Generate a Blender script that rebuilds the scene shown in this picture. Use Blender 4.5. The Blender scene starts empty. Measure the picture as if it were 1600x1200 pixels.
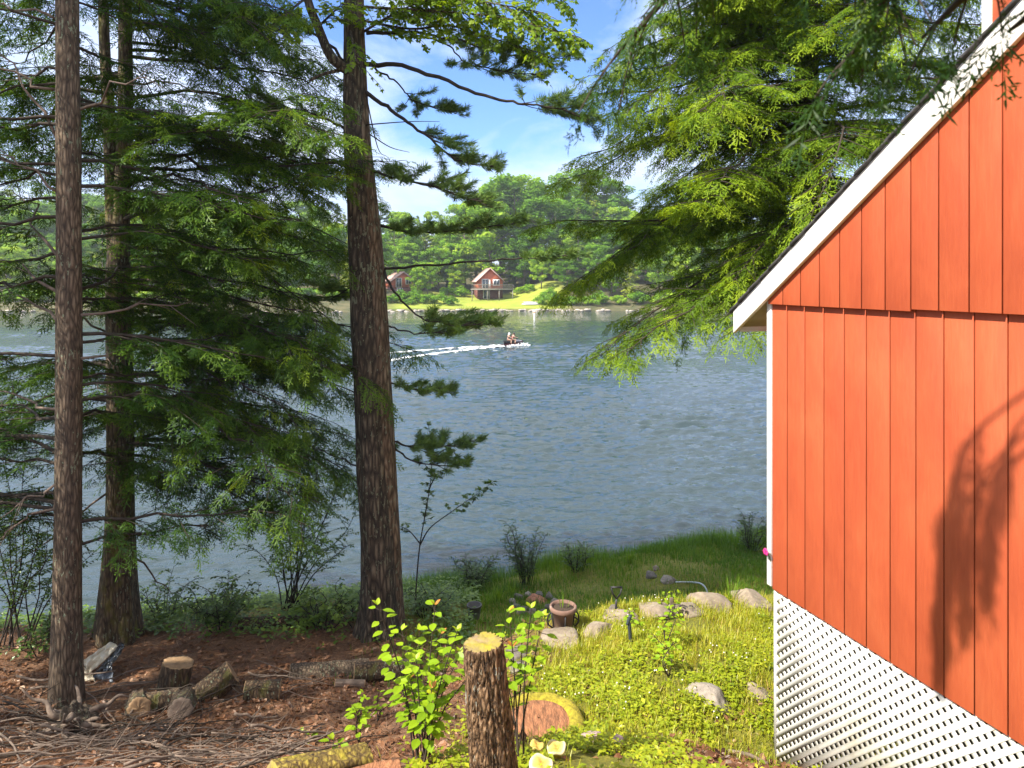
import bpy, math, random
import numpy as np
from mathutils import Vector, Matrix

# ------------------------------------------------------------------ camera, sky, sun, exposure
scene = bpy.context.scene
COL = scene.collection
CAM_Z = 6.5
FPX = 1066.67            # focal length in pixels of the 1600 px wide photograph
HOR = 435.0              # row of the horizon

cam_data = bpy.data.cameras.new("camera")
cam_data.sensor_width = 36.0
cam_data.lens = 24.0
cam_data.shift_y = -165.0 / 1600.0
cam_data.clip_start = 0.05
cam_data.clip_end = 4000.0
cam = bpy.data.objects.new("camera", cam_data)
cam.location = (0, 0, CAM_Z)
cam.rotation_euler = (math.radians(90), 0, 0)
COL.objects.link(cam)
scene.camera = cam
cam_data.dof.use_dof = True
cam_data.dof.focus_distance = 13.0
cam_data.dof.aperture_fstop = 4.0

SUN_EL = math.radians(47)
SUN_AZ = math.atan2(-0.86, -0.51)          # compass style: atan2(x, y)
SUN = Vector((math.cos(SUN_EL) * math.sin(SUN_AZ), math.cos(SUN_EL) * math.cos(SUN_AZ), math.sin(SUN_EL)))
sun_data = bpy.data.lights.new("sun", 'SUN')
sun_data.energy = 4.6
sun_data.angle = math.radians(0.53)
sun_data.color = (1.0, 0.93, 0.80)
sun = bpy.data.objects.new("sun", sun_data)
sun.rotation_euler = (-SUN).to_track_quat('-Z', 'Y').to_euler()
sun.location = SUN * 60
COL.objects.link(sun)

scene.view_settings.view_transform = 'Standard'
scene.view_settings.look = 'None'
scene.view_settings.exposure = 1.18
scene.view_settings.gamma = 1.0
scene.render.engine = 'CYCLES'
cy = scene.cycles
cy.max_bounces = 6
cy.diffuse_bounces = 3
cy.glossy_bounces = 3
cy.transmission_bounces = 4
cy.transparent_max_bounces = 8
cy.caustics_reflective = False
cy.caustics_refractive = False
cy.use_denoising = True
cy.sample_clamp_indirect = 4.0

world = bpy.data.worlds.new("World")
scene.world = world
world.use_nodes = True
wt = world.node_tree
for n in list(wt.nodes):
    wt.nodes.remove(n)


class NT:
    """small wrapper that makes node graphs short to write"""
    def __init__(self, tree):
        self.t = tree

    def n(self, typ, ins=None, **props):
        nd = self.t.nodes.new(typ)
        for k, v in props.items():
            setattr(nd, k, v)
        if ins:
            for k, v in ins.items():
                s = nd.inputs[k]
                if isinstance(v, bpy.types.NodeSocket):
                    self.t.links.new(v, s)
                else:
                    s.default_value = v
        return nd

    def link(self, a, b):
        self.t.links.new(a, b)

    def ramp(self, fac, stops, interp='LINEAR'):
        nd = self.t.nodes.new('ShaderNodeValToRGB')
        cr = nd.color_ramp
        cr.interpolation = interp
        while len(cr.elements) < len(stops):
            cr.elements.new(0.5)
        for e, (p, c) in zip(cr.elements, stops):
            e.position = p
            e.color = c if len(c) == 4 else (*c, 1)
        self.link(fac, nd.inputs[0])
        return nd.outputs[0]

    def noise(self, vec, scale, detail=4, rough=0.55, dist=0.0, dim='3D'):
        nd = self.n('ShaderNodeTexNoise', noise_dimensions=dim)
        if vec is not None:
            self.link(vec, nd.inputs['Vector'])
        nd.inputs['Scale'].default_value = scale
        nd.inputs['Detail'].default_value = detail
        nd.inputs['Roughness'].default_value = rough
        nd.inputs['Distortion'].default_value = dist
        return nd.outputs[0]

    def mapping(self, vec, scale=(1, 1, 1), loc=(0, 0, 0), rot=(0, 0, 0)):
        nd = self.n('ShaderNodeMapping')
        self.link(vec, nd.inputs[0])
        nd.inputs['Location'].default_value = loc
        nd.inputs['Rotation'].default_value = rot
        nd.inputs['Scale'].default_value = scale
        return nd.outputs[0]

    def math(self, op, a, b=None, c=None, clamp=False):
        nd = self.n('ShaderNodeMath', operation=op, use_clamp=clamp)
        for i, v in enumerate((a, b, c)):
            if v is None:
                continue
            if isinstance(v, bpy.types.NodeSocket):
                self.link(v, nd.inputs[i])
            else:
                nd.inputs[i].default_value = v
        return nd.outputs[0]

    def mix(self, fac, a, b, blend='MIX'):
        nd = self.n('ShaderNodeMix', data_type='RGBA', blend_type=blend)
        for i, v in ((0, fac), (6, a), (7, b)):
            if isinstance(v, bpy.types.NodeSocket):
                self.link(v, nd.inputs[i])
            elif i == 0:
                nd.inputs[0].default_value = v
            else:
                nd.inputs[i].default_value = v if len(v) == 4 else (*v, 1)
        return nd.outputs[2]


w = NT(wt)
sky = w.n('ShaderNodeTexSky', sky_type='NISHITA', sun_disc=False, sun_elevation=SUN_EL, sun_rotation=SUN_AZ,
          air_density=1.0, dust_density=0.6, ozone_density=2.5, altitude=150.0)
tc = w.n('ShaderNodeTexCoord')
sep = w.n('ShaderNodeSeparateXYZ', {0: tc.outputs['Generated']})
zc = w.math('MAXIMUM', sep.outputs[2], 0.02)
zz = w.math('ADD', zc, 0.10)
cx_ = w.math('DIVIDE', sep.outputs[0], zz)
cy_ = w.math('DIVIDE', sep.outputs[1], zz)
cvec = w.n('ShaderNodeCombineXYZ', {0: cx_, 1: cy_, 2: 0.0}).outputs[0]
cmap = w.mapping(cvec, (1.1, 0.75, 1), (3.35, 1.2, 0), (0, 0, 0.5))
cn = w.noise(cmap, 1.15, 7, 0.58, 0.35)
cn2 = w.noise(cmap, 0.45, 3, 0.5)
cov = w.math('MULTIPLY_ADD', zc, -0.62, 0.20)       # more cover towards the horizon and high overhead
cov = w.math('ADD', cov, w.math('MULTIPLY', w.math('SUBTRACT', zc, 0.36, clamp=True), 2.2))
cs = w.math('ADD', w.math('ADD', cn, w.math('MULTIPLY', w.math('SUBTRACT', cn2, 0.5), 0.5)), cov)
cfac = w.ramp(cs, [(0.40, (0, 0, 0)), (0.56, (0.55, 0.55, 0.55)), (0.75, (0.92, 0.92, 0.92))])
blue = w.mix(1.0, sky.outputs[0], (0.74, 0.95, 1.30), 'MULTIPLY')
ccol = w.ramp(zc, [(0.10, (4.4, 4.8, 5.5)), (0.42, (6.6, 7.0, 7.7))])
skyc = w.mix(cfac, blue, ccol)
bg = w.n('ShaderNodeBackground', {'Color': skyc, 'Strength': 0.10})
wo = w.n('ShaderNodeOutputWorld', {'Surface': bg.outputs[0]})

# ------------------------------------------------------------------ mesh helpers
RNG = np.random.default_rng(11)
random.seed(5)


def at(px, py, Y):
    """the point at depth Y seen at pixel (px, py) of the photograph"""
    return np.array([(px - 800) / FPX * Y, Y, CAM_Z - (py - HOR) / FPX * Y])


def nrm(v):
    v = np.asarray(v, float)
    return v / np.maximum(np.linalg.norm(v, axis=-1, keepdims=True), 1e-9)


def _hash(ix, iy, iz, seed):
    h = (ix * 374761393 + iy * 668265263 + iz * 1440662683 + seed * 974711) & 0xFFFFFFFF
    h = ((h ^ (h >> 13)) * 1274126177) & 0xFFFFFFFF
    h = (h ^ (h >> 16)) & 0xFFFFFFFF
    return h / 4294967295.0


def vnoise(P, seed=0):
    """value noise in 0..1 at points (n,3)"""
    P = np.asarray(P, float)
    I = np.floor(P).astype(np.int64)
    f = P - I
    f = f * f * (3 - 2 * f)
    out = 0
    for dx in (0, 1):
        for dy in (0, 1):
            for dz in (0, 1):
                wgt = (f[..., 0] if dx else 1 - f[..., 0]) * (f[..., 1] if dy else 1 - f[..., 1]) * (f[..., 2] if dz else 1 - f[..., 2])
                out = out + wgt * _hash(I[..., 0] + dx, I[..., 1] + dy, I[..., 2] + dz, seed)
    return out


def fbm(P, seed=0, octaves=4, gain=0.5):
    P = np.asarray(P, float)
    a, s, o = 1.0, 0.0, 0
    for k in range(octaves):
        s = s + a * vnoise(P * (2.03 ** k) + 17.3 * k, seed + k)
        o += a
        a *= gain
    return s / o


class MB:
    """collects vertices and faces; build() links them as one mesh object"""
    def __init__(self):
        self.V, self.F, self.T, self.n = [], [], [], 0

    def add(self, V, F, tint=0.5):
        V = np.asarray(V, float).reshape(-1, 3)
        F = np.asarray(F, np.int64)
        self.V.append(V)
        self.F.append(F + self.n)
        self.T.append(np.full(len(F), tint) if np.isscalar(tint) else np.asarray(tint, float))
        self.n += len(V)
        return self

    def quads(self, Q, tint=0.5):
        Q = np.asarray(Q, float).reshape(-1, 4, 3)
        return self.add(Q.reshape(-1, 3), np.arange(len(Q) * 4).reshape(-1, 4), tint)

    def poly(self, pts, tint=0.5):
        return self.add(pts, [list(range(len(pts)))], tint)

    def box(self, c, size, R=None, tint=0.5):
        s = np.array([[x, y, z] for x in (-.5, .5) for y in (-.5, .5) for z in (-.5, .5)]) * np.asarray(size, float)
        if R is not None:
            s = s @ np.asarray(R, float).T
        return self.add(s + np.asarray(c, float), [[0, 1, 3, 2], [4, 6, 7, 5], [0, 4, 5, 1], [2, 3, 7, 6], [0, 2, 6, 4], [1, 5, 7, 3]], tint)

    def prism(self, pts, vec, tint=0.5):
        """a flat polygon pushed along vec"""
        a = np.asarray(pts, float)
        b = a + np.asarray(vec, float)
        k = len(a)
        base = self.n
        self.V += [a, b]
        self.n += 2 * k
        self.F.append(np.array([list(range(k))[::-1]]) + base)
        self.F.append(np.array([list(range(k, 2 * k))]) + base)
        self.F.append(np.array([[i, (i + 1) % k, k + (i + 1) % k, k + i] for i in range(k)]) + base)
        self.T += [np.full(1, tint), np.full(1, tint), np.full(k, tint)]
        return self

    def tube(self, P, r, seg=8, rough=0.0, seed=0, cap=True, tint=0.5, nscale=(3, 3, 1.2), flare=None):
        P = np.asarray(P, float)
        k = len(P)
        r = np.broadcast_to(np.asarray(r, float), (k,))
        t = nrm(np.gradient(P, axis=0))
        mean = nrm(P[-1] - P[0])
        ref = np.array([0, 0, 1.0]) if abs(mean[2]) < 0.75 else np.array([0.0, 1.0, 0.0])
        u = nrm(np.cross(t, ref))
        v = np.cross(t, u)
        ang = np.linspace(0, 2 * math.pi, seg, endpoint=False)
        c, s = np.cos(ang), np.sin(ang)
        dirs = c[None, :, None] * u[:, None, :] + s[None, :, None] * v[:, None, :]
        rr = np.repeat(r[:, None], seg, 1)
        if flare is not None:
            rr = rr * flare(np.linspace(0, 1, k)[:, None], ang[None, :])
        if rough:
            dist = np.concatenate([[0], np.cumsum(np.linalg.norm(np.diff(P, axis=0), axis=1))])
            q = np.stack([np.repeat(c[None] * nscale[0], k, 0), np.repeat(s[None] * nscale[1], k, 0), np.repeat(dist[:, None] * nscale[2], seg, 1)], -1)
            nz = fbm(q, seed, 4) - 0.5
            rr = rr * (1 + rough * nz * 2)
        V = P[:, None, :] + dirs * rr[..., None]
        idx = np.arange(k * seg).reshape(k, seg)
        a, b = idx[:-1], idx[1:]
        F = np.stack([a, np.roll(a, -1, 1), np.roll(b, -1, 1), b], -1).reshape(-1, 4)
        base = self.n
        self.add(V.reshape(-1, 3), F, tint)
        if cap:
            self.F.append(np.array([list(range(seg))[::-1]]) + base)
            self.T.append(np.full(1, tint))
            self.F.append(np.array([list(range((k - 1) * seg, k * seg))]) + base)
            self.T.append(np.full(1, tint))
        return self

    def grid(self, G, tint=0.5):
        h, wd = G.shape[:2]
        idx = np.arange(h * wd).reshape(h, wd)
        F = np.stack([idx[:-1, :-1], idx[:-1, 1:], idx[1:, 1:], idx[1:, :-1]], -1).reshape(-1, 4)
        return self.add(G.reshape(-1, 3), F, tint)

    def lathe(self, prof, seg=32, centre=(0, 0, 0), tint=0.5):
        prof = np.asarray(prof, float)
        ang = np.linspace(0, 2 * math.pi, seg, endpoint=False)
        V = np.stack([prof[:, None, 0] * np.cos(ang), prof[:, None, 0] * np.sin(ang), np.repeat(prof[:, None, 1], seg, 1)], -1) + np.asarray(centre, float)
        k = len(prof)
        idx = np.arange(k * seg).reshape(k, seg)
        a, b = idx[:-1], idx[1:]
        F = np.stack([a, np.roll(a, -1, 1), np.roll(b, -1, 1), b], -1).reshape(-1, 4)
        return self.add(V.reshape(-1, 3), F, tint)

    def build(self, name, m, parent=None, loc=None, smooth=False, bevel=0.0):
        V = np.concatenate(self.V).astype(np.float32)
        if loc is None and parent is not None:
            loc = np.array(parent.get('_o', (0, 0, 0)), float)
        if loc is not None:
            V = V - np.asarray(loc, np.float32)
        loops = np.concatenate([f.ravel() for f in self.F]).astype(np.int32)
        sizes = np.concatenate([np.full(f.shape[0], f.shape[1], np.int32) for f in self.F])
        starts = np.concatenate([[0], np.cumsum(sizes)[:-1]]).astype(np.int32)
        me = bpy.data.meshes.new(name)
        me.vertices.add(len(V))
        me.vertices.foreach_set('co', V.ravel())
        me.loops.add(len(loops))
        me.loops.foreach_set('vertex_index', loops)
        me.polygons.add(len(sizes))
        me.polygons.foreach_set('loop_start', starts)
        me.update(calc_edges=True)
        tt = np.concatenate(self.T).astype(np.float32)
        at_ = me.attributes.new('tint', 'FLOAT', 'FACE')
        at_.data.foreach_set('value', tt)
        if smooth:
            me.polygons.foreach_set('use_smooth', np.ones(len(sizes), bool))
        for mm in (m if isinstance(m, (list, tuple)) else [m]):
            me.materials.append(mm)
        o = bpy.data.objects.new(name, me)
        COL.objects.link(o)
        if parent is not None:
            o.parent = parent
        elif loc is not None:
            o.location = [float(x) for x in loc]
        if bevel:
            b = o.modifiers.new('bevel', 'BEVEL')
            b.width = bevel
            b.segments = 2
            b.limit_method = 'ANGLE'
        return o


def tag(o, label=None, cat=None, group=None, kind=None):
    if label:
        o['label'] = label
    if cat:
        o['category'] = cat
    if group:
        o['group'] = group
    if kind:
        o['kind'] = kind
    return o


def thing(name, loc, label, cat, group=None):
    o = bpy.data.objects.new(name, None)
    o.empty_display_size = 0.2
    o.location = [float(x) for x in loc]
    COL.objects.link(o)
    o['_o'] = [float(x) for x in loc]
    return tag(o, label, cat, group)


def copy_tree(o, parent=None):
    c = o.copy()
    COL.objects.link(c)
    if parent is not None:
        c.parent = parent
    for ch in list(o.children):
        copy_tree(ch, c)
    return c


def stamp(mb, tmpl, pos, X, up, scale, tint, ttint=None):
    """place copies of a template of quads (q,4,3): local x along X, local z near up"""
    pos = np.asarray(pos, float)
    if len(pos) == 0:
        return
    X = nrm(X)
    Yv = nrm(np.cross(up, X))
    Z = np.cross(X, Yv)
    sc = np.broadcast_to(np.asarray(scale, float), (len(pos),))
    R = np.stack([X, Yv, Z], 1) * sc[:, None, None]
    T = tmpl.reshape(-1, 3)
    V = np.einsum('bk,mkj->mbj', T, R) + pos[:, None, :]
    q = len(tmpl)
    tn = np.repeat(np.asarray(tint, float)[:, None], q, 1)
    if ttint is not None:
        tn = tn + ttint[None, :]
    mb.quads(V.reshape(-1, 4, 3), tn.ravel())


# ------------------------------------------------------------------ materials
def mat(name):
    m = bpy.data.materials.new(name)
    m.use_nodes = True
    for n in list(m.node_tree.nodes):
        m.node_tree.nodes.remove(n)
    nt = NT(m.node_tree)
    out = nt.n('ShaderNodeOutputMaterial')
    return m, nt, out


def leaf_mat(name, stops, trans=0.35, gloss=0.05, objvar=0.0, grough=0.45):
    m, nt, out = mat(name)
    a = nt.n('ShaderNodeAttribute', attribute_name='tint')
    fac = a.outputs['Fac']
    if objvar:
        oi = nt.n('ShaderNodeObjectInfo')
        fac = nt.math('ADD', fac, nt.math('MULTIPLY', nt.math('SUBTRACT', oi.outputs['Random'], 0.5), objvar))
    col = nt.ramp(fac, stops)
    d = nt.n('ShaderNodeBsdfDiffuse', {'Color': col})
    tcol = nt.mix(1.0, col, (1.35, 1.25, 0.5), 'MULTIPLY')
    t = nt.n('ShaderNodeBsdfTranslucent', {'Color': tcol})
    mx = nt.n('ShaderNodeMixShader', {0: trans, 1: d.outputs[0], 2: t.outputs[0]})
    if gloss:
        g = nt.n('ShaderNodeBsdfGlossy', {'Color': (1, 1, 1, 1), 'Roughness': grough})
        mx = nt.n('ShaderNodeMixShader', {0: gloss, 1: mx.outputs[0], 2: g.outputs[0]})
    nt.link(mx.outputs[0], out.inputs[0])
    return m


def bark_mat(name, dark, mid, light, lichen=(0.22, 0.26, 0.17), lich_amt=0.5, scale=1.0, moss=None, moss_amt=0.0, bump=0.6, zs=0.16):
    m, nt, out = mat(name)
    tcn = nt.n('ShaderNodeTexCoord')
    ob = tcn.outputs['Object']
    mp = nt.mapping(ob, (scale, scale, scale * zs))
    n1 = nt.noise(mp, 26, 6, 0.65, 0.6)
    vo = nt.n('ShaderNodeTexVoronoi', feature='DISTANCE_TO_EDGE')
    nt.link(nt.mapping(ob, (scale, scale, scale * zs * 1.2)), vo.inputs['Vector'])
    vo.inputs['Scale'].default_value = 22
    fur = nt.math('MULTIPLY', vo.outputs['Distance'], 2.2, clamp=True)
    hgt = nt.math('ADD', nt.math('MULTIPLY', n1, 0.7), nt.math('MULTIPLY', fur, 0.5))
    col = nt.ramp(hgt, [(0.30, dark), (0.55, mid), (0.80, light)])
    big = nt.noise(nt.mapping(ob, (1, 1, 0.5)), 2.2, 3)
    col = nt.mix(nt.math('MULTIPLY', nt.math('SUBTRACT', big, 0.42, clamp=True), 1.6), col, dark)
    l1 = nt.noise(nt.mapping(ob, (1, 1, 0.35)), 30, 3, 0.7)
    l2 = nt.noise(ob, 3.0, 2)
    lm = nt.math('MULTIPLY', nt.math('GREATER_THAN', nt.math('ADD', l1, nt.math('MULTIPLY', l2, 0.4)), 0.86 - 0.10 * lich_amt), 0.75 if lich_amt else 0.0)
    col = nt.mix(lm, col, lichen)
    if moss is not None:
        ms = nt.math('MULTIPLY', nt.math('SUBTRACT', nt.noise(nt.mapping(ob, (1, 1, 0.4)), 6, 4, 0.6), 0.60 - 0.2 * moss_amt, clamp=True), 5.0, clamp=True)
        col = nt.mix(ms, col, moss)
    bp = nt.n('ShaderNodeBump', {'Strength': bump, 'Distance': 0.03, 'Height': hgt})
    p = nt.n('ShaderNodeBsdfPrincipled', {'Base Color': col, 'Roughness': 0.92, 'Normal': bp.outputs[0]})
    nt.link(p.outputs[0], out.inputs[0])
    return m


def plain_mat(name, col, rough=0.6, var=0.15, scale=8.0, bump=0.0, metal=0.0, stretch=(1, 1, 1), dirt=None, dirt_amt=0.0, spec=0.5):
    m, nt, out = mat(name)
    tcn = nt.n('ShaderNodeTexCoord')
    ob = nt.mapping(tcn.outputs['Object'], stretch)
    n1 = nt.noise(ob, scale, 5, 0.6)
    c0 = tuple(c * (1 - var) for c in col)
    c1 = tuple(min(1, c * (1 + var)) for c in col)
    c = nt.ramp(n1, [(0.3, c0), (0.7, c1)])
    if dirt is not None:
        n2 = nt.noise(ob, scale * 0.45, 6, 0.7, 0.4)
        c = nt.mix(nt.math('MULTIPLY', nt.math('SUBTRACT', n2, 0.62 - 0.2 * dirt_amt, clamp=True), 4.0, clamp=True), c, dirt)
    ins = {'Base Color': c, 'Roughness': rough, 'Metallic': metal, 'Specular IOR Level': spec}
    if bump:
        bp = nt.n('ShaderNodeBump', {'Strength': bump, 'Distance': 0.02, 'Height': nt.noise(ob, scale * 2.2, 6, 0.65)})
        ins['Normal'] = bp.outputs[0]
    p = nt.n('ShaderNodeBsdfPrincipled', ins)
    nt.link(p.outputs[0], out.inputs[0])
    return m


def rock_mat(name, a, b, lichen=(0.30, 0.30, 0.22), moss=None):
    m, nt, out = mat(name)
    ob = nt.n('ShaderNodeTexCoord').outputs['Object']
    oi = nt.n('ShaderNodeObjectInfo')
    n1 = nt.noise(ob, 7, 7, 0.65, 0.3)
    n2 = nt.noise(ob, 34, 4, 0.7)
    c = nt.ramp(nt.math('ADD', nt.math('MULTIPLY', n1, 0.75), nt.math('MULTIPLY', n2, 0.25)), [(0.32, a), (0.66, b)])
    c = nt.mix(nt.math('MULTIPLY', nt.math('SUBTRACT', nt.noise(ob, 13, 4, 0.7), 0.55, clamp=True), 5, clamp=True), c, lichen)
    if moss:
        geo = nt.n('ShaderNodeNewGeometry')
        c = nt.mix(nt.math('MULTIPLY', nt.math('SUBTRACT', nt.noise(ob, 5, 4, 0.7), 0.5, clamp=True), 5, clamp=True), c, moss)
    bp = nt.n('ShaderNodeBump', {'Strength': 0.7, 'Distance': 0.02, 'Height': nt.math('ADD', n1, nt.math('MULTIPLY', n2, 0.4))})
    p = nt.n('ShaderNodeBsdfPrincipled', {'Base Color': c, 'Roughness': 0.9, 'Normal': bp.outputs[0]})
    nt.link(p.outputs[0], out.inputs[0])
    return m


M = {}
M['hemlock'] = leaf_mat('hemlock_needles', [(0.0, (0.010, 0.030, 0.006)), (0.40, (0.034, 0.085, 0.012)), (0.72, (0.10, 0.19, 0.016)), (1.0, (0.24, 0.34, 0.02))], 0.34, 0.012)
M['hemlock_sunny'] = leaf_mat('hemlock_sunny_needles', [(0.0, (0.014, 0.040, 0.006)), (0.40, (0.050, 0.105, 0.010)), (0.72, (0.135, 0.225, 0.014)), (1.0, (0.30, 0.40, 0.02))], 0.36, 0.008)  # lighter copy of the hemlock needles, with sunlight put into its colour
M['pine'] = leaf_mat('pine_needles', [(0.0, (0.022, 0.058, 0.020)), (0.5, (0.075, 0.145, 0.042)), (1.0, (0.20, 0.30, 0.065))], 0.25, 0.015)
M['maple'] = leaf_mat('maple_leaves', [(0.0, (0.08, 0.15, 0.01)), (0.5, (0.18, 0.30, 0.018)), (1.0, (0.38, 0.48, 0.03))], 0.6, 0.02)
M['shrub'] = leaf_mat('shrub_leaves', [(0.0, (0.028, 0.068, 0.010)), (0.5, (0.085, 0.17, 0.016)), (1.0, (0.22, 0.33, 0.025))], 0.35, 0.05)
M['fresh'] = leaf_mat('fresh_leaves', [(0.0, (0.13, 0.24, 0.010)), (0.5, (0.25, 0.40, 0.014)), (0.85, (0.36, 0.50, 0.02)), (0.97, (0.50, 0.48, 0.03)), (1.0, (0.60, 0.24, 0.06))], 0.42, 0.02)
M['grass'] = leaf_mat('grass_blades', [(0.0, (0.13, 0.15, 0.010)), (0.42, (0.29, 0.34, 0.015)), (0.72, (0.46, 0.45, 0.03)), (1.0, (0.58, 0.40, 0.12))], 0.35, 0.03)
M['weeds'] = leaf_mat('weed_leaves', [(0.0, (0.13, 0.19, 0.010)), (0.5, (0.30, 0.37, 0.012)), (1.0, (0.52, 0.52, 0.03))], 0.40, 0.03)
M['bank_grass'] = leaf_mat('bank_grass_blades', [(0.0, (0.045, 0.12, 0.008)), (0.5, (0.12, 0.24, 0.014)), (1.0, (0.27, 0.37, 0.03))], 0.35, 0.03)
M['litter'] = leaf_mat('dead_leaves', [(0.0, (0.055, 0.026, 0.014)), (0.4, (0.15, 0.066, 0.032)), (0.75, (0.29, 0.14, 0.07)), (1.0, (0.46, 0.31, 0.21))], 0.15, 0.03)
M['far_broad'] = leaf_mat('far_broadleaf_leaves', [(0.0, (0.07, 0.17, 0.02)), (0.5, (0.18, 0.34, 0.03)), (1.0, (0.42, 0.54, 0.05))], 0.32, 0.0, objvar=0.6)
M['far_con'] = leaf_mat('far_conifer_needles', [(0.0, (0.045, 0.10, 0.035)), (0.5, (0.12, 0.21, 0.05)), (1.0, (0.34, 0.39, 0.045))], 0.25, 0.0, objvar=0.7)
M['bark_brown'] = bark_mat('brown_bark', (0.034, 0.023, 0.015), (0.13, 0.090, 0.058), (0.25, 0.185, 0.125), lich_amt=0.2, scale=1.3)
M['bark_moss'] = bark_mat('mossy_bark', (0.028, 0.020, 0.012), (0.115, 0.082, 0.048), (0.23, 0.175, 0.10), lich_amt=0.3, moss=(0.15, 0.14, 0.02), moss_amt=0.35, scale=1.1)
M['bark_grey'] = bark_mat('grey_bark', (0.020, 0.015, 0.010), (0.085, 0.060, 0.040), (0.22, 0.17, 0.11), lichen=(0.22, 0.24, 0.15), lich_amt=0.35, scale=0.8, bump=0.9)
M['bark_strip'] = bark_mat('reddish_bark', (0.045, 0.027, 0.016), (0.17, 0.11, 0.065), (0.32, 0.23, 0.15), lich_amt=0.4, scale=0.9, bump=0.8)
M['bark_post'] = bark_mat('furrowed_bark', (0.030, 0.016, 0.009), (0.25, 0.14, 0.065), (0.44, 0.29, 0.17), lichen=(0.55, 0.56, 0.46), lich_amt=0.15, scale=2.1, bump=1.0, zs=0.24)
M['twig'] = plain_mat('twig_bark', (0.042, 0.030, 0.020), 0.9, 0.4, 20)
M['twig_dark'] = plain_mat('dark_twig_bark', (0.028, 0.020, 0.013), 0.9, 0.4, 20)
M['deadwood'] = plain_mat('dead_wood', (0.17, 0.125, 0.095), 0.9, 0.5, 9, bump=0.4)
M['far_trunk'] = plain_mat('far_bark', (0.16, 0.13, 0.10), 0.9, 0.4, 2)
# ------------------------------------------------------------------ near ground
SHORE = np.array([(-60, -2), (-30, 4), (-14, 10.6), (-8.7, 11.9), (-6, 13.1), (-1.1, 14.5), (1.5, 15.3), (6.4, 17.2), (14, 20), (40, 27)], float)


def smooth(a, b, x):
    t = np.clip((x - a) / (b - a), 0, 1)
    return t * t * (3 - 2 * t)


def wall_line(x):
    return 8.72 + 0.27 * x


def ground_z(x, y):
    """height of the near bank above the lake"""
    x = np.asarray(x, float)
    y = np.asarray(y, float)
    ys = np.interp(x, SHORE[:, 0], SHORE[:, 1])
    near_l = np.interp(y, [-40, 0, 3, 4.9, 6, 7, 8, 9, 10], [0.5, 1.7, 2.7, 3.55, 4.2, 4.68, 4.98, 5.15, 5.28])
    # beyond the ten metre line: down to the shore
    yt = np.minimum(10.0, ys - 1.5)
    u = (y - yt) / (ys - yt)
    far_l = np.interp(u, [0, 0.35, 0.7, 1.0, 1.5, 4, 40], [5.28, 5.5, 5.95, 6.53, 7.1, 8.6, 9.5])
    far_r = np.interp(u, [0, 0.5, 0.85, 1.0, 1.5, 4, 40], [5.12, 5.62, 6.02, 6.53, 7.1, 8.6, 9.5])
    DL = np.where(u < 0, near_l, np.maximum(far_l, 0))
    yw = wall_line(x)
    near_r = np.interp(y, [-40, 0, 3, 4.9, 5.9, 7, 8.5, 9.5, 11], [0.5, 1.7, 2.62, 3.48, 4.0, 4.17, 4.36, 4.46, 4.6])
    low = np.interp(y, [8.2, 10.0, 10.01], [4.92, 5.12, 5.12])
    below = np.where(u < 0, low, far_r)
    st = smooth(0.05, 0.55, y - yw)
    DR = near_r * (1 - st) + np.maximum(below, near_r * 0) * st
    k = smooth(-1.9, 0.35, x - 0.12 * (y - 6))
    D = DL * (1 - k) + DR * k
    D = D + 0.27 * smooth(0.9, 2.3, x) * smooth(3.8, 4.8, y) * (1 - smooth(5.7, 6.9, y))
    P = np.stack([x * 0.55, y * 0.55, x * 0], -1)
    D = D - (fbm(P, 3, 3) - 0.5) * 0.34 * smooth(3, 6, y) * (1 - smooth(ys - 2.5, ys, y) * 0.7)
    P2 = np.stack([x * 3.1, y * 3.1, x * 0 + 4], -1)
    D = D - (fbm(P2, 8, 3) - 0.5) * 0.10
    return CAM_Z - D


def on_ground(px, py, lift=0.0):
    """the point of the near ground seen at a pixel"""
    Y = np.arange(3.0, 22.0, 0.02)
    x = (px - 800) / FPX * Y
    z = CAM_Z - (py - HOR) / FPX * Y
    g = ground_z(x, Y)
    i = int(np.argmax(z <= g)) if np.any(z <= g) else len(Y) - 1
    return np.array([x[i], Y[i], g[i] + lift])


def gpt(x, y, lift=0.0):
    return np.array([x, y, float(ground_z(np.array([x]), np.array([y]))[0]) + lift])


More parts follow.
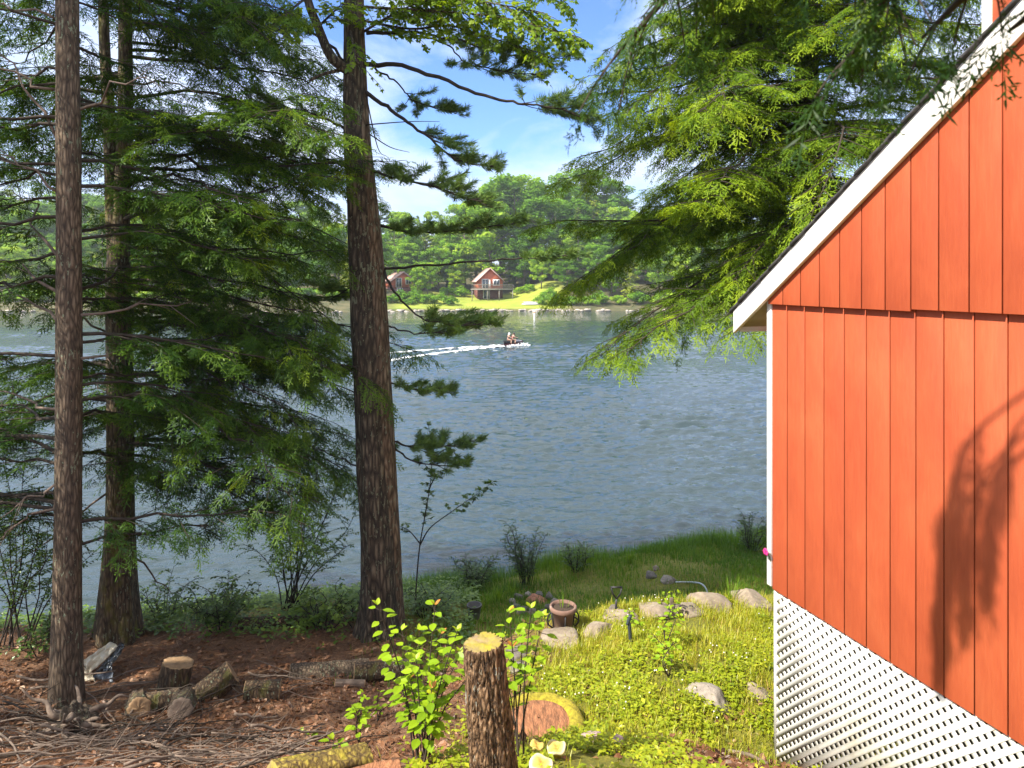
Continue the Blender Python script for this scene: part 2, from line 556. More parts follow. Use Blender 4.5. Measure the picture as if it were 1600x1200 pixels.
def ground_material():
    m, nt, out = mat('bank_soil')
    ob = nt.n('ShaderNodeTexCoord').outputs['Object']
    a = nt.n('ShaderNodeAttribute', attribute_name='green').outputs['Fac']
    n1 = nt.noise(ob, 3.0, 6, 0.65, 0.3)
    n2 = nt.noise(ob, 26, 6, 0.75)
    n3 = nt.noise(nt.mapping(ob, (1, 1, 1), (3, 1, 0), (0, 0, 0.7)), 90, 3, 0.7)
    soil = nt.ramp(nt.math('ADD', nt.math('MULTIPLY', n2, 0.6), nt.math('MULTIPLY', n3, 0.4)),
                   [(0.32, (0.045, 0.025, 0.015)), (0.48, (0.165, 0.082, 0.042)), (0.62, (0.33, 0.175, 0.085)), (0.76, (0.48, 0.33, 0.22))])
    moss = nt.ramp(n2, [(0.3, (0.07, 0.085, 0.010)), (0.55, (0.21, 0.20, 0.016)), (0.75, (0.36, 0.30, 0.04))])
    f = nt.math('ADD', a, nt.math('MULTIPLY', nt.math('SUBTRACT', n1, 0.5), 1.3))
    f = nt.math('MULTIPLY', nt.math('SUBTRACT', f, 0.56), 4.0, clamp=True)
    c = nt.mix(f, soil, moss)
    bp = nt.n('ShaderNodeBump', {'Strength': 0.8, 'Distance': 0.04, 'Height': nt.math('ADD', n2, nt.math('MULTIPLY', n3, 0.5))})
    p = nt.n('ShaderNodeBsdfPrincipled', {'Base Color': c, 'Roughness': 0.95, 'Normal': bp.outputs[0]})
    nt.link(p.outputs[0], out.inputs[0])
    return m


def green_mask(x, y):
    """how grassy the bank is, 0..1"""
    k = smooth(-1.0, 0.9, x - 0.10 * (y - 6))
    lower = smooth(9.6, 11.2, y + 0.25 * x) * smooth(-3.2, -0.6, x)
    edge = smooth(10.2, 11.6, y + 0.22 * (x + 6)) * 0.8
    bare = 1 - 0.97 * np.exp(-(((x - 1.85) ** 2 / 0.62) ** 2 + ((y - 5.15) ** 2 / 0.34) ** 2))
    return np.clip(np.maximum(np.maximum(k * bare, lower), edge), 0, 1)


gx = np.unique(np.concatenate([np.linspace(-90, -15, 16), np.linspace(-15, -7, 50), np.linspace(-7, 7.5, 230), np.linspace(7.5, 20, 26), np.linspace(20, 90, 12)]))
gy = np.unique(np.concatenate([np.linspace(-60, 0, 16), np.linspace(0, 4, 24), np.linspace(4, 17, 230), np.linspace(17, 26, 24), np.linspace(26, 70, 8)]))
GX, GY = np.meshgrid(gx, gy)
GZ = ground_z(GX, GY)
gmb = MB().grid(np.stack([GX, GY, GZ], -1))
ground = gmb.build('ground', ground_material(), smooth=True)
tag(ground, kind='structure')
ga = ground.data.attributes.new('green', 'FLOAT', 'POINT')
ga.data.foreach_set('value', green_mask(GX, GY).ravel().astype(np.float32))


# ------------------------------------------------------------------ lake
def water_material():
    m, nt, out = mat('lake_water')
    ob = nt.n('ShaderNodeTexCoord').outputs['Object']
    rot = nt.mapping(ob, (0.55, 1.25, 1), (0, 0, 0), (0, 0, math.radians(-14)))
    w1 = nt.noise(rot, 0.65, 3, 0.5, 0.5)
    w2 = nt.noise(rot, 2.3, 4, 0.6, 0.9)
    w3 = nt.noise(nt.mapping(ob, (0.7, 1.1, 1), (0, 0, 0), (0, 0, math.radians(22))), 7.5, 3, 0.55, 0.4)
    gust = nt.ramp(nt.noise(nt.mapping(ob, (0.5, 1.5, 1)), 0.05, 4, 0.6), [(0.35, (0.62, 0.62, 0.62)), (0.7, (1.0, 1.0, 1.0))])
    h = nt.math('ADD', nt.math('ADD', nt.math('MULTIPLY', w1, 0.03), nt.math('MULTIPLY', w2, 0.07)), nt.math('MULTIPLY', w3, 0.05))
    h = nt.math('MULTIPLY', h, gust)
    bp = nt.n('ShaderNodeBump', {'Strength': 1.0, 'Distance': 0.62, 'Height': h})
    p = nt.n('ShaderNodeBsdfPrincipled', {'Base Color': (0.024, 0.042, 0.047, 1), 'Roughness': 0.035, 'IOR': 1.55, 'Normal': bp.outputs[0]})
    nt.link(p.outputs[0], out.inputs[0])
    return m


def chop(x, y):
    """wind chop: many small crossing wave trains"""
    r = np.random.default_rng(12)
    z = 0
    for k in range(72):
        lam = 0.22 * (1.7 / 0.22) ** r.random() ** 1.2
        a = math.radians(-80 + r.normal(0, 25))
        kx, ky = math.cos(a) * 2 * math.pi / lam, math.sin(a) * 2 * math.pi / lam
        ph = kx * x + ky * y + r.uniform(0, 6.28) + 0.8 * np.sin(x * .23 + y * .17 + k)
        amp = 0.030 * lam / (2 * math.pi) * r.uniform(.6, 1.4)
        grp = 0.55 + 0.45 * np.sin(x * r.normal(0, .22) + y * r.normal(0, .22) + r.uniform(0, 6.28))
        z = z + amp * grp * (np.sin(ph) + .28 * np.sin(2 * ph))
    P = np.stack([x * .05 + y * .012, y * .10, x * 0], -1)
    gusts = 0.45 + 1.15 * smooth(.30, .70, fbm(P, 21, 3))
    return z * WAVE * gusts


WAVE = 2.1
lt = np.unique(np.concatenate([np.linspace(-60, -8, 14), np.linspace(-8, -1.2, 40), np.linspace(-1.2, 1.0, 560), np.linspace(1.0, 8, 40), np.linspace(8, 60, 14)]))
ly = np.concatenate([6.0 * (165 / 6.0) ** np.linspace(0, 1, 820)])
LT, LY = np.meshgrid(lt, ly)
LX = np.clip(LT * LY, -695, 695)
LZ = chop(LX, LY) * (1 - smooth(1.1, 2.2, np.abs(LT))) * (1 - 0.88 * smooth(60, 120, LY))
wmb = MB().grid(np.stack([LX, LY, LZ], -1))
wmb.quads([[(-695, -40, 0), (695, -40, 0), (695, 6, 0), (-695, 6, 0)]])
lake = wmb.build('lake_water', water_material(), smooth=True)
tag(lake, kind='structure')

# ------------------------------------------------------------------ far shore terrain
FSH = 134.0


def far_shore_y(x):
    x = np.asarray(x, float)
    return FSH + 3.0 * np.sin(x * 0.045 + 0.6) - 1.2 * np.sin(x * 0.11) + 0.004 * np.maximum(0, np.abs(x + 5) - 22) ** 1.6 * np.sign(x + 5) * 0.3


def far_z(x, y):
    x = np.asarray(x, float)
    y = np.asarray(y, float)
    d = y - far_shore_y(x)
    lawn = np.exp(-((x + 7) / 15.0) ** 2)
    z = np.interp(d, [-8, -0.6, 0.6, 4, 13, 17, 40, 90, 400], [-1.5, -0.3, 0.45, 0.75, 2.05, 2.4, 6, 11, 16])
    z2 = np.interp(d, [-8, -0.6, 0.6, 4, 13, 17, 40, 90, 400], [-1.5, -0.3, 0.5, 1.2, 2.9, 3.8, 7, 12, 16])
    rise = 2.2 * smooth(-1.0, 9, x) * smooth(5, 15, d) * (1 - smooth(9, 26, x) * 0.5)
    return z * lawn + z2 * (1 - lawn) + rise


def far_ground_material():
    m, nt, out = mat('far_lawn')
    ob = nt.n('ShaderNodeTexCoord').outputs['Object']
    a = nt.n('ShaderNodeAttribute', attribute_name='lawn').outputs['Fac']
    n1 = nt.noise(ob, 0.6, 5, 0.6)
    n2 = nt.noise(ob, 0.16, 3, 0.6)
    g = nt.ramp(nt.math('ADD', nt.math('MULTIPLY', n1, 0.5), nt.math('MULTIPLY', n2, 0.5)), [(0.35, (0.16, 0.22, 0.02)), (0.6, (0.30, 0.33, 0.035))])
    s = nt.ramp(n1, [(0.3, (0.04, 0.05, 0.015)), (0.7, (0.12, 0.10, 0.045))])
    c = nt.mix(a, s, g)
    p = nt.n('ShaderNodeBsdfPrincipled', {'Base Color': c, 'Roughness': 0.95})
    nt.link(p.outputs[0], out.inputs[0])
    return m


fx = np.unique(np.concatenate([np.linspace(-700, -130, 30), np.linspace(-130, 70, 140), np.linspace(70, 700, 30)]))
fd = np.concatenate([[-30, -8, -3, -1.2], np.linspace(-0.6, 20, 34), np.linspace(22, 90, 24), [120, 180, 300, 500, 900]])
FX, FD = np.meshgrid(fx, fd)
FY = far_shore_y(FX) + FD
FZ = far_z(FX, FY) + (fbm(np.stack([FX * .3, FY * .3, FX * 0], -1), 5, 3) - .5) * 0.25
far_hill = MB().grid(np.stack([FX, FY, FZ], -1)).build('far_shore_hill', far_ground_material(), smooth=True)
tag(far_hill, kind='structure')
la = far_hill.data.attributes.new('lawn', 'FLOAT', 'POINT')
la.data.foreach_set('value', (np.maximum(smooth(-27, -21, FX) * (1 - smooth(9.5, 12.5, FX)) * (1 - smooth(17, 22, FD)), 0) * smooth(0.4, 1.0, FD)).ravel().astype(np.float32))

# ------------------------------------------------------------------ red cottage
CC = np.array([2.251, 5.9])                    # ground plan of its lake corner
th = math.atan2(368, FPX)
U = np.array([math.sin(th), -math.cos(th), 0])   # along the gable wall, away from the lake
NV = np.array([-math.cos(th), -math.sin(th), 0])  # outward from the gable wall
ZV = np.array([0, 0, 1.0])


def Wp(s, n, z):
    return np.array([CC[0], CC[1], 0]) + U * s + NV * n + ZV * z


def siding_material():
    m, nt, out = mat('red_siding_paint')
    ob = nt.n('ShaderNodeTexCoord').outputs['Object']
    st = nt.mapping(ob, (1, 1, 0.10))
    a = nt.n('ShaderNodeAttribute', attribute_name='tint').outputs['Fac']
    g = nt.noise(st, 55, 5, 0.6, 0.3)
    b = nt.noise(nt.mapping(ob, (1, 1, 0.5)), 2.4, 5, 0.6, 0.5)
    f = nt.math('ADD', nt.math('ADD', nt.math('MULTIPLY', g, 0.25), nt.math('MULTIPLY', b, 0.55)), nt.math('MULTIPLY', a, 0.06))
    c = nt.ramp(f, [(0.26, (0.33, 0.058, 0.022)), (0.46, (0.42, 0.084, 0.031)), (0.72, (0.51, 0.130, 0.050))])
    kn = nt.n('ShaderNodeTexVoronoi', feature='F1')
    nt.link(nt.mapping(ob, (1, 1, 0.55)), kn.inputs['Vector'])
    kn.inputs['Scale'].default_value = 2.1
    spot = nt.math('MULTIPLY', nt.math('LESS_THAN', kn.outputs['Distance'], 0.022), 0.35)
    c = nt.mix(spot, c, (0.25, 0.05, 0.02))
    bp = nt.n('ShaderNodeBump', {'Strength': 0.25, 'Distance': 0.01, 'Height': g})
    p = nt.n('ShaderNodeBsdfPrincipled', {'Base Color': c, 'Roughness': 0.62, 'Normal': bp.outputs[0], 'Specular IOR Level': 0.35})
    nt.link(p.outputs[0], out.inputs[0])
    return m


M['siding'] = siding_material()
M['white'] = plain_mat('white_trim_paint', (0.72, 0.70, 0.66), 0.5, 0.05, 6, dirt=(0.45, 0.43, 0.35), dirt_amt=0.35, bump=.15)
M['lattice'] = plain_mat('white_lattice_vinyl', (0.60, 0.58, 0.54), 0.6, 0.08, 3, dirt=(0.36, 0.32, 0.23), dirt_amt=0.55)
M['shingle'] = plain_mat('dark_shingles', (0.045, 0.042, 0.042), 0.9, 0.4, 30, bump=0.5)
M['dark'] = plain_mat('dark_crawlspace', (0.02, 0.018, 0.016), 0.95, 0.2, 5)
M['soffit'] = plain_mat('soffit_wood', (0.42, 0.34, 0.22), 0.7, 0.15, 6)

cottage = thing('red_cottage', Wp(0, 0, 2.45), 'red board sided cottage with white rake boards and lattice skirt beside the lake', 'house')
BW = 0.2032
RK = 0.731                       # rise of the roof per metre
LEN, DEEP, RIDGE = 8.0, 7.0, 4.0
Z_BELT, Z_SID = 6.279, 3.817


def eave_z(s):                   # lower edge of the rake on the wall
    return 6.306 + RK * (s if s <= RIDGE else 2 * RIDGE - s)


def boards(mb, z0f, z1f, n_face, first=0.18):
    s0 = 0.0
    s1 = first
    k = 0
    while s0 < LEN - 0.01:
        a, b = s0 + (0.0048 if k else 0.0), min(s1, LEN) - 0.0048
        pts = [Wp(a, n_face, z0f(a)), Wp(b, n_face, z0f(b)), Wp(b, n_face, z1f(b)), Wp(a, n_face, z1f(a))]
        if z1f(b) - z0f(b) > 0.01 or z1f(a) - z0f(a) > 0.01:
            mb.prism(pts, -NV * 0.018, RNG.random())
        s0, s1, k = s1, s1 + BW, k + 1


sid = MB()
boards(sid, lambda s: Z_SID, lambda s: Z_BELT + 0.05, 0.0)
sid.prism([Wp(0.002, -0.026, Z_SID + 0.004), Wp(LEN, -0.026, Z_SID + 0.004), Wp(LEN, -0.026, Z_BELT), Wp(0.002, -0.026, Z_BELT)], -NV * 0.05, 0.2)
sid.build('lower_siding', M['siding'], cottage, bevel=0.001)
sid = MB()


def belt(s):
    return Z_BELT + (0.0 if s < 1.305 else 0.022)


s_seam = 0.18 + BW * 6
boards(sid, lambda s: Z_BELT if s < s_seam - 0.001 else Z_BELT + 0.014, lambda s: eave_z(s) + 0.10, 0.046)
sid.prism([Wp(0.0, 0.0265, Z_BELT + 0.018), Wp(LEN, 0.0265, Z_BELT + 0.018), Wp(LEN, 0.0265, 6.36), Wp(RIDGE, 0.0265, eave_z(RIDGE) + .08), Wp(0.0, 0.0265, 6.36)], -NV * 0.05, 0.2)
sid.build('upper_siding', M['siding'], cottage, bevel=0.002)

# other walls and floor (out of the picture, keep the crawl space dark)
shell = MB()
shell.prism([Wp(0.004, -0.07, Z_SID), Wp(0.004, -DEEP, Z_SID), Wp(0.004, -DEEP, 6.3), Wp(0.004, -0.07, 6.3)], U * 0.05)
shell.prism([Wp(LEN, -0.07, Z_SID), Wp(LEN, -DEEP, Z_SID), Wp(LEN, -DEEP, 6.3), Wp(LEN, -0.07, 6.3)], -U * 0.05)
shell.prism([Wp(0, -DEEP, Z_SID), Wp(LEN, -DEEP, Z_SID), Wp(LEN, -DEEP, 6.3), Wp(RIDGE, -DEEP, 9.2), Wp(0, -DEEP, 6.3)], NV * 0.05)
shell.build('wall', M['siding'], cottage)
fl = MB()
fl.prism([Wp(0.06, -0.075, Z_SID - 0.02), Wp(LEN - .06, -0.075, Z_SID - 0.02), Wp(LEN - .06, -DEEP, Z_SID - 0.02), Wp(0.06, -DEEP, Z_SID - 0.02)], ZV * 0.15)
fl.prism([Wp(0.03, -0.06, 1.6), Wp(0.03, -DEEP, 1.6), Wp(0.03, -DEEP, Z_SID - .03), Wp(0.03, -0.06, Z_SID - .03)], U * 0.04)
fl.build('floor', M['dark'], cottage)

# corner board, rake boards, roof
cb = MB()
cb.prism([Wp(-0.058, 0.012, Z_SID + 0.02), Wp(-0.003, 0.012, Z_SID + 0.02), Wp(-0.003, 0.012, 6.30), Wp(-0.058, 0.012, 6.30)], -NV * 0.11)
cb.build('corner_trim', M['white'], cottage, bevel=0.003)


def rake(sa, sb, n_face, th_, lift, hgt, mb):
    pts = [Wp(sa, n_face, eave_z(sa) + lift), Wp(sb, n_face, eave_z(sb) + lift), Wp(sb, n_face, eave_z(sb) + lift + hgt), Wp(sa, n_face, eave_z(sa) + lift + hgt)]
    mb.prism(pts, -NV * th_)


rb = MB()
rake(-0.42, RIDGE, 0.088, 0.036, 0.0, 0.200, rb)
rake(RIDGE, LEN + 0.42, 0.088, 0.036, 0.0, 0.200, rb)
rb.build('rake_board', M['white'], cottage, bevel=0.003)
fa = MB()
fa.prism([Wp(-0.42, 0.025, eave_z(-0.42) + 0.01), Wp(-0.42, -DEEP, eave_z(-.42) + 0.01), Wp(-0.42, -DEEP, eave_z(-.42) + .22), Wp(-0.42, 0.025, eave_z(-.42) + .22)], U * 0.025)
fa.build('fascia', M['white'], cottage)
so = MB()
so.prism([Wp(-0.39, 0.02, eave_z(-.39) + 0.035), Wp(-0.062, 0.02, eave_z(-.062) + 0.035), Wp(-0.062, -DEEP, eave_z(-.062) + 0.035), Wp(-0.39, -DEEP, eave_z(-.39) + 0.035)], ZV * 0.015)
so.build('soffit', M['soffit'], cottage)
rf = MB()
for sgn, (sa, sb) in ((1, (-0.45, RIDGE)), (-1, (RIDGE, LEN + 0.45))):
    z0 = 0.204
    # courses of shingles, each lapping the one below: a stepped, slightly ragged edge
    nco = 34
    for k in range(nco):
        fa_, fb_ = (k / nco), ((k + 1.18) / nco)
        if sgn > 0:
            a, b = sa + (sb - sa) * fa_, min(sb, sa + (sb - sa) * fb_)
        else:
            a, b = max(sa, sb + (sa - sb) * fb_), sb + (sa - sb) * fa_
        j = 0.102 + 0.012 * RNG.random()
        h0, h1 = (0.020, 0.006) if sgn > 0 else (0.006, 0.020)
        rf.prism([Wp(a, j, eave_z(a) + z0), Wp(b, j, eave_z(b) + z0), Wp(b, j, eave_z(b) + z0 + h1 + 0.012), Wp(a, j, eave_z(a) + z0 + h0 + 0.012)], -NV * (DEEP + 0.4))
roof_o = rf.build('roof', M['shingle'], cottage)

# dormer rising from the lake side of the roof
dm = MB()
n1, n2, s0d, s1d, zt = -1.2, -4.6, 1.0, 3.4, 9.45
dm.prism([Wp(s0d, n1, eave_z(s0d)), Wp(s1d, n1, eave_z(s1d)), Wp(s1d, n1, zt + .35), Wp(s0d, n1, zt)], NV * (n2 - n1))
dormer = dm.build('dormer', M['siding'], cottage)
dormer['label'] = 'red dormer with white corner board above the roof'
dt = MB()
dt.prism([Wp(s0d - 0.02, n1 + 0.02, eave_z(s0d) + .2), Wp(s0d + 0.05, n1 + 0.02, eave_z(s0d) + .25), Wp(s0d + 0.05, n1 + 0.02, zt), Wp(s0d - .02, n1 + .02, zt)], -NV * 0.10)
dto = dt.build('corner_trim', M['white'], dormer, loc=cottage['_o'])
dr = MB()
dr.prism([Wp(s0d - .3, n1 + .25, zt + .0), Wp(s1d + .1, n1 + .25, zt + .38), Wp(s1d + .1, n1 + .25, zt + .50), Wp(s0d - .3, n1 + .25, zt + .12)], NV * (n2 - n1 - .4))
dr.build('roof', M['shingle'], dormer, loc=cottage['_o'])


# lattice skirt: two crossed layers of slats clipped to the opening
def clip_poly(poly, a, b, c):
    """keep a*x+b*y<=c"""
    outp = []
    for i in range(len(poly)):
        p, q = poly[i], poly[(i + 1) % len(poly)]
        dp, dq = a * p[0] + b * p[1] - c, a * q[0] + b * q[1] - c
        if dp <= 0:
            outp.append(p)
        if (dp < 0 < dq) or (dq < 0 < dp):
            t = dp / (dp - dq)
            outp.append((p[0] + t * (q[0] - p[0]), p[1] + t * (q[1] - p[1])))
    return outp


lat = MB()
lz = lambda s: float(ground_z(np.array([Wp(s, 0, 0)[0]]), np.array([Wp(s, 0, 0)[1]]))[0]) - 0.04
PITCH = 0.064
region = [(0.0, lz(0)), (1.0, lz(1.0)), (2.0, lz(2.0)), (3.4, lz(3.4)), (3.4, Z_SID - 0.012), (0.0, Z_SID - 0.012)]
for layer, (sx, n0) in enumerate(((-1, -0.022), (1, -0.026))):
    r2 = math.sqrt(2)
    SLW = 0.0355 if sx < 0 else 0.0395
    for k in range(-120, 160):
        c0 = k * PITCH
        if sx > 0:
            pl = clip_poly(clip_poly(region, 1 / r2, 1 / r2, c0 + SLW / 2), -1 / r2, -1 / r2, -(c0 - SLW / 2))
        else:
            pl = clip_poly(clip_poly(region, 1 / r2, -1 / r2, c0 + SLW / 2), -1 / r2, 1 / r2, -(c0 - SLW / 2))
        if len(pl) >= 3:
            lat.prism([Wp(p[0], n0, p[1]) for p in pl], -NV * 0.005)
lat.build('lattice_skirt', M['lattice'], cottage)
lf = MB()
lf.prism([Wp(0.0, -0.014, lz(0)), Wp(0.022, -0.014, lz(0)), Wp(0.022, -0.014, Z_SID - .012), Wp(0.0, -0.014, Z_SID - .012)], -NV * 0.03)
lf.build('lattice_frame', M['white'], cottage)

# pink bloom poking out at the corner board
M['petal'] = plain_mat('pink_petals', (0.62, 0.03, 0.22), 0.6, 0.2, 40)
M['green_stem'] = plain_mat('green_stem', (0.08, 0.16, 0.03), 0.7, 0.2, 20)
fp = Wp(-0.012, 0.05, CAM_Z - (862 - HOR) / FPX * 5.9)
flower = thing('pink_flower', fp, 'small pink bloom against the white corner board of the red cottage', 'flower')
fm = MB()
for k in range(6):
    a = k * math.pi / 3
    ctr = fp + NV * 0.012 + (U * math.cos(a) + ZV * math.sin(a)) * 0.018
    R = np.stack([U, ZV, NV], 1)
    ph = np.linspace(0, 2 * math.pi, 9)[:-1]
    fm.prism([ctr + (U * math.cos(t) + ZV * math.sin(t)) * 0.016 + NV * 0.004 * math.cos(2 * t) for t in ph], -NV * 0.004)
fm.build('petals', M['petal'], flower)
MB().tube([fp + NV * .008, fp - NV * 0.02 - ZV * .03, fp - NV * 0.045 - ZV * 0.10], 0.005, 6).build('stem', M['green_stem'], flower)
# ------------------------------------------------------------------ foliage tools
def spline(P, per=6):
    P = np.asarray(P, float)
    if len(P) < 3:
        t = np.linspace(0, 1, per + 1)[:, None]
        return P[0] * (1 - t) + P[-1] * t
    Q = np.vstack([2 * P[0] - P[1], P, 2 * P[-1] - P[-2]])
    out = []
    for i in range(1, len(Q) - 2):
        t = np.linspace(0, 1, per, endpoint=False)[:, None]
        a, b, c, d = Q[i - 1], Q[i], Q[i + 1], Q[i + 2]
        out.append(0.5 * ((2 * b) + (-a + c) * t + (2 * a - 5 * b + 4 * c - d) * t ** 2 + (-a + 3 * b - 3 * c + d) * t ** 3))
    out.append(P[-1][None])
    return np.vstack(out)


def along(P, ts):
    """points and tangents at fractions ts of a polyline"""
    seg = np.linalg.norm(np.diff(P, axis=0), axis=1)
    cum = np.concatenate([[0], np.cumsum(seg)])
    L = cum[-1]
    s = np.asarray(ts) * L
    pts = np.stack([np.interp(s, cum, P[:, k]) for k in range(3)], -1)
    i = np.clip(np.searchsorted(cum, s, 'right') - 1, 0, len(seg) - 1)
    return pts, nrm(np.diff(P, axis=0)[i]), L


def kite(a, b, wd, up=(0, 0, 1), mid=0.42):
    a, b = np.asarray(a, float), np.asarray(b, float)
    side = nrm(np.cross(b - a, up)) * wd * 0.5
    m_ = a + (b - a) * mid
    return [a, m_ + side, b, m_ - side]


def spray_template(seed, n=9, L=0.31):
    """a loose hemlock spray: stem, twiglets on both sides, each with short side blades"""
    r = np.random.default_rng(seed)
    Q, tt = [], []
    wob = r.uniform(-.15, .15)
    stem = lambda u: np.array([u * L, wob * L * u * u + 0.012 * math.sin(u * 5 + seed), -0.16 * L * u * u])
    for i in range(n):
        for sg in (-1, 1):
            if r.random() < .14:
                continue
            u = (i + r.uniform(.2, 1.0)) / n
            ln = L * (0.50 * (1 - u) ** 0.7 + 0.10) * r.uniform(0.55, 1.25)
            an = math.radians(r.uniform(30, 58)) * sg
            p = stem(u)
            dv = np.array([math.cos(an), math.sin(an), r.uniform(-.50, .12)])
            e = p + dv * ln
            Q.append(kite(p, e, 0.011 + 0.003 * r.random(), (r.uniform(-.4, .4), r.uniform(-.4, .4), 1)))
            tt.append(0.05 * r.standard_normal())
            k = 0
            v = .22
            while v < .95:
                a2 = an + math.radians(r.uniform(28, 55)) * (1 if (k % 2) else -1)
                l2 = (0.052 * (1 - 0.45 * v)) * r.uniform(.5, 1.35)
                q = p + dv * ln * v
                Q.append(kite(q, q + np.array([math.cos(a2), math.sin(a2), r.uniform(-.55, .15)]) * l2, 0.0125, (r.uniform(-.5, .5), r.uniform(-.5, .5), 1)))
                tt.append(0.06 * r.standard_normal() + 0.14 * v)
                k += 1
                v += .026 / ln * r.uniform(.8, 1.5)
    for a, b in ((0, .5), (.5, 1.0), (.93, 1.2)):
        Q.append(kite(stem(a), stem(b), 0.011, mid=.6))
        tt.append(0.05)
    return np.array(Q), np.array(tt)


SPRAYS = [spray_template(s) for s in (1, 2, 3, 4, 5, 6)]


def tuft_template(seed, n=26, L=0.11):
    """one white pine tuft: needles fanning forward round a twig end"""
    r = np.random.default_rng(seed)
    Q = []
    for i in range(n):
        a = r.uniform(0, 2 * math.pi)
        op = math.radians(r.uniform(12, 62))
        d = np.array([math.cos(op), math.sin(op) * math.cos(a), math.sin(op) * math.sin(a)])
        p = np.array([r.uniform(-.05, .03), 0, 0])
        Q.append(kite(p, p + d * L * r.uniform(.7, 1.1), 0.0075, (math.sin(a) + .01, math.cos(a), .3)))
    return np.array(Q), r.standard_normal(n) * .06


TUFTS = [tuft_template(s) for s in (5, 6, 7)]


def leaf_template(L=1.0, W=0.6, n=4, fold=0.16, droop=0.18, tip=1.0, lobes=0):
    """a leaf along +x from the stalk, folded on the midrib"""
    u = np.linspace(0, 1, n + 1)
    wd = W * 0.5 * np.sin(np.pi * u ** 0.8) ** 0.85
    if lobes:
        wd = W * 0.5 * np.array([0.35, 1.0, 0.45, 0.9, 0.0])[:n + 1]
    wd[0] = 0.04 * W if not lobes else wd[0]
    wd[-1] = 0.0
    mid = np.stack([u * L, 0 * u, -droop * L * u * u], -1)
    lt = mid + np.stack([0 * u, wd, fold * wd], -1)
    rt = mid + np.stack([0 * u, -wd, fold * wd], -1)
    Q = []
    for i in range(n):
        Q.append([mid[i], mid[i + 1], lt[i + 1], lt[i]])
        Q.append([mid[i], rt[i], rt[i + 1], mid[i + 1]])
    return np.array(Q)


LEAF2 = leaf_template(n=2)
LEAF4 = leaf_template(n=4)
MAPLE = np.concatenate([leaf_template(1.0, 0.55, 2, .1, .12)] +
                       [np.einsum('qkj,ij->qki', leaf_template(0.72, 0.42, 2, .1, .12), np.array([[math.cos(a), -math.sin(a), 0], [math.sin(a), math.cos(a), 0], [0, 0, 1]])) for a in (0.85, -0.85)])


class Sprays:
    """gathers spray placements and stamps them in one go"""
    def __init__(self):
        self.p, self.x, self.u, self.s, self.t = [], [], [], [], []

    def put(self, p, x, u, s, t):
        self.p.append(p); self.x.append(x); self.u.append(u); self.s.append(s); self.t.append(t)

    def flush(self, mb, templates, keep=None):
        p, x, u = (np.array(v, float).reshape(-1, 3) for v in (self.p, self.x, self.u))
        s, t = np.array(self.s, float), np.array(self.t, float)
        if keep is not None and len(p):
            k = keep(p)
            p, x, u, s, t = p[k], x[k], u[k], s[k], t[k]
        which = RNG.integers(0, len(templates), len(p))
        for i, (tm, tt) in enumerate(templates):
            k = which == i
            if k.any():
                stamp(mb, tm, p[k], x[k], u[k], s[k], t[k], tt)


def rot_z(v, a):
    c, s = math.cos(a), math.sin(a)
    return np.array([c * v[0] - s * v[1], s * v[0] + c * v[1], v[2]])


def hemlock_branch(tubes, sp, p0, az, L, pitch, droop, r, dens=1.0, size=1.0, tint0=0.35, start=0.08, hang=0.24):
    """one limb with side twigs in a drooping flat layer and sprays along them"""
    d = np.array([math.cos(az), math.sin(az), 0.0])
    bend = r.uniform(-.42, .42)
    t = np.linspace(0, 1, 9)
    side = np.array([-d[1], d[0], 0])
    P = p0 + d * (L * t)[:, None] + side * (bend * L * t * t)[:, None]
    P[:, 2] += pitch * L * t - droop * L * t ** 2 + 0.06 * L * np.sin(t * 5 + r.uniform(0, 6)) * t
    P[2:-1] += r.normal(0, .022 * L, (6, 3)) * np.array([1, 1, .6])
    rad = np.linspace(0.006 + 0.0075 * L, 0.0035, 9)
    tubes.tube(P, rad, 5, cap=False)
    n = max(3, int(L * 7.0 * dens))
    for i in range(n):
        u = start + (1 - start) * (i + r.uniform(.1, .9)) / n
        p, tg, _ = along(P, [u])
        p, tg = p[0], tg[0]
        sg = 1 if i % 2 else -1
        l2 = (0.20 + 0.42 * L * (1 - u) ** 0.75 * min(1, 0.4 + u * 2)) * r.uniform(.6, 1.15)
        l2 = min(l2, 1.3)
        dv = rot_z(tg, sg * math.radians(r.uniform(38, 66)))
        dv[2] = tg[2] * .6 + r.uniform(-.16, .10)
        dv = nrm(dv)
        k = max(2, int(l2 / 0.26) + 1)
        tt = np.linspace(0, 1, 5)
        P2 = p + dv * (l2 * tt)[:, None]
        P2[:, 2] -= r.uniform(.04, hang) * l2 * tt ** 2
        tubes.tube(P2, np.linspace(.0065, .0025, 5), 4, cap=False)
        for j in range(k):
            v = (j + r.uniform(.3, 1)) / k
            q, tq, _ = along(P2, [min(v, 1)])
            q, tq = q[0], tq[0]
            for s2 in ((-1, 1) if v < .9 else (0,)):
                if s2 and r.random() < 0.15:
                    continue
                x = rot_z(tq, s2 * math.radians(r.uniform(22, 55)))
                x[2] += r.uniform(-hang - .12, 0.06)
                up = np.array([r.normal(0, .28), r.normal(0, .28), 1.0])
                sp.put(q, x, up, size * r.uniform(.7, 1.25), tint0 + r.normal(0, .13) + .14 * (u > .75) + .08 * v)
    p, tg, _ = along(P, [1.0])
    sp.put(p[0], tg[0] + np.array([0, 0, -.2]), np.array([0, 0, 1.0]), size * 1.1, tint0 + .2)


def px_of(p):
    return 800 + p[:, 0] / np.maximum(p[:, 1], .1) * FPX, HOR + (CAM_Z - p[:, 2]) / np.maximum(p[:, 1], .1) * FPX


def flare_fn(amount, lobes=5, ph=0.0, ht=0.06):
    return lambda t, a: 1 + amount * np.exp(-t / ht) * (1 + 0.45 * np.sin(lobes * a + ph))


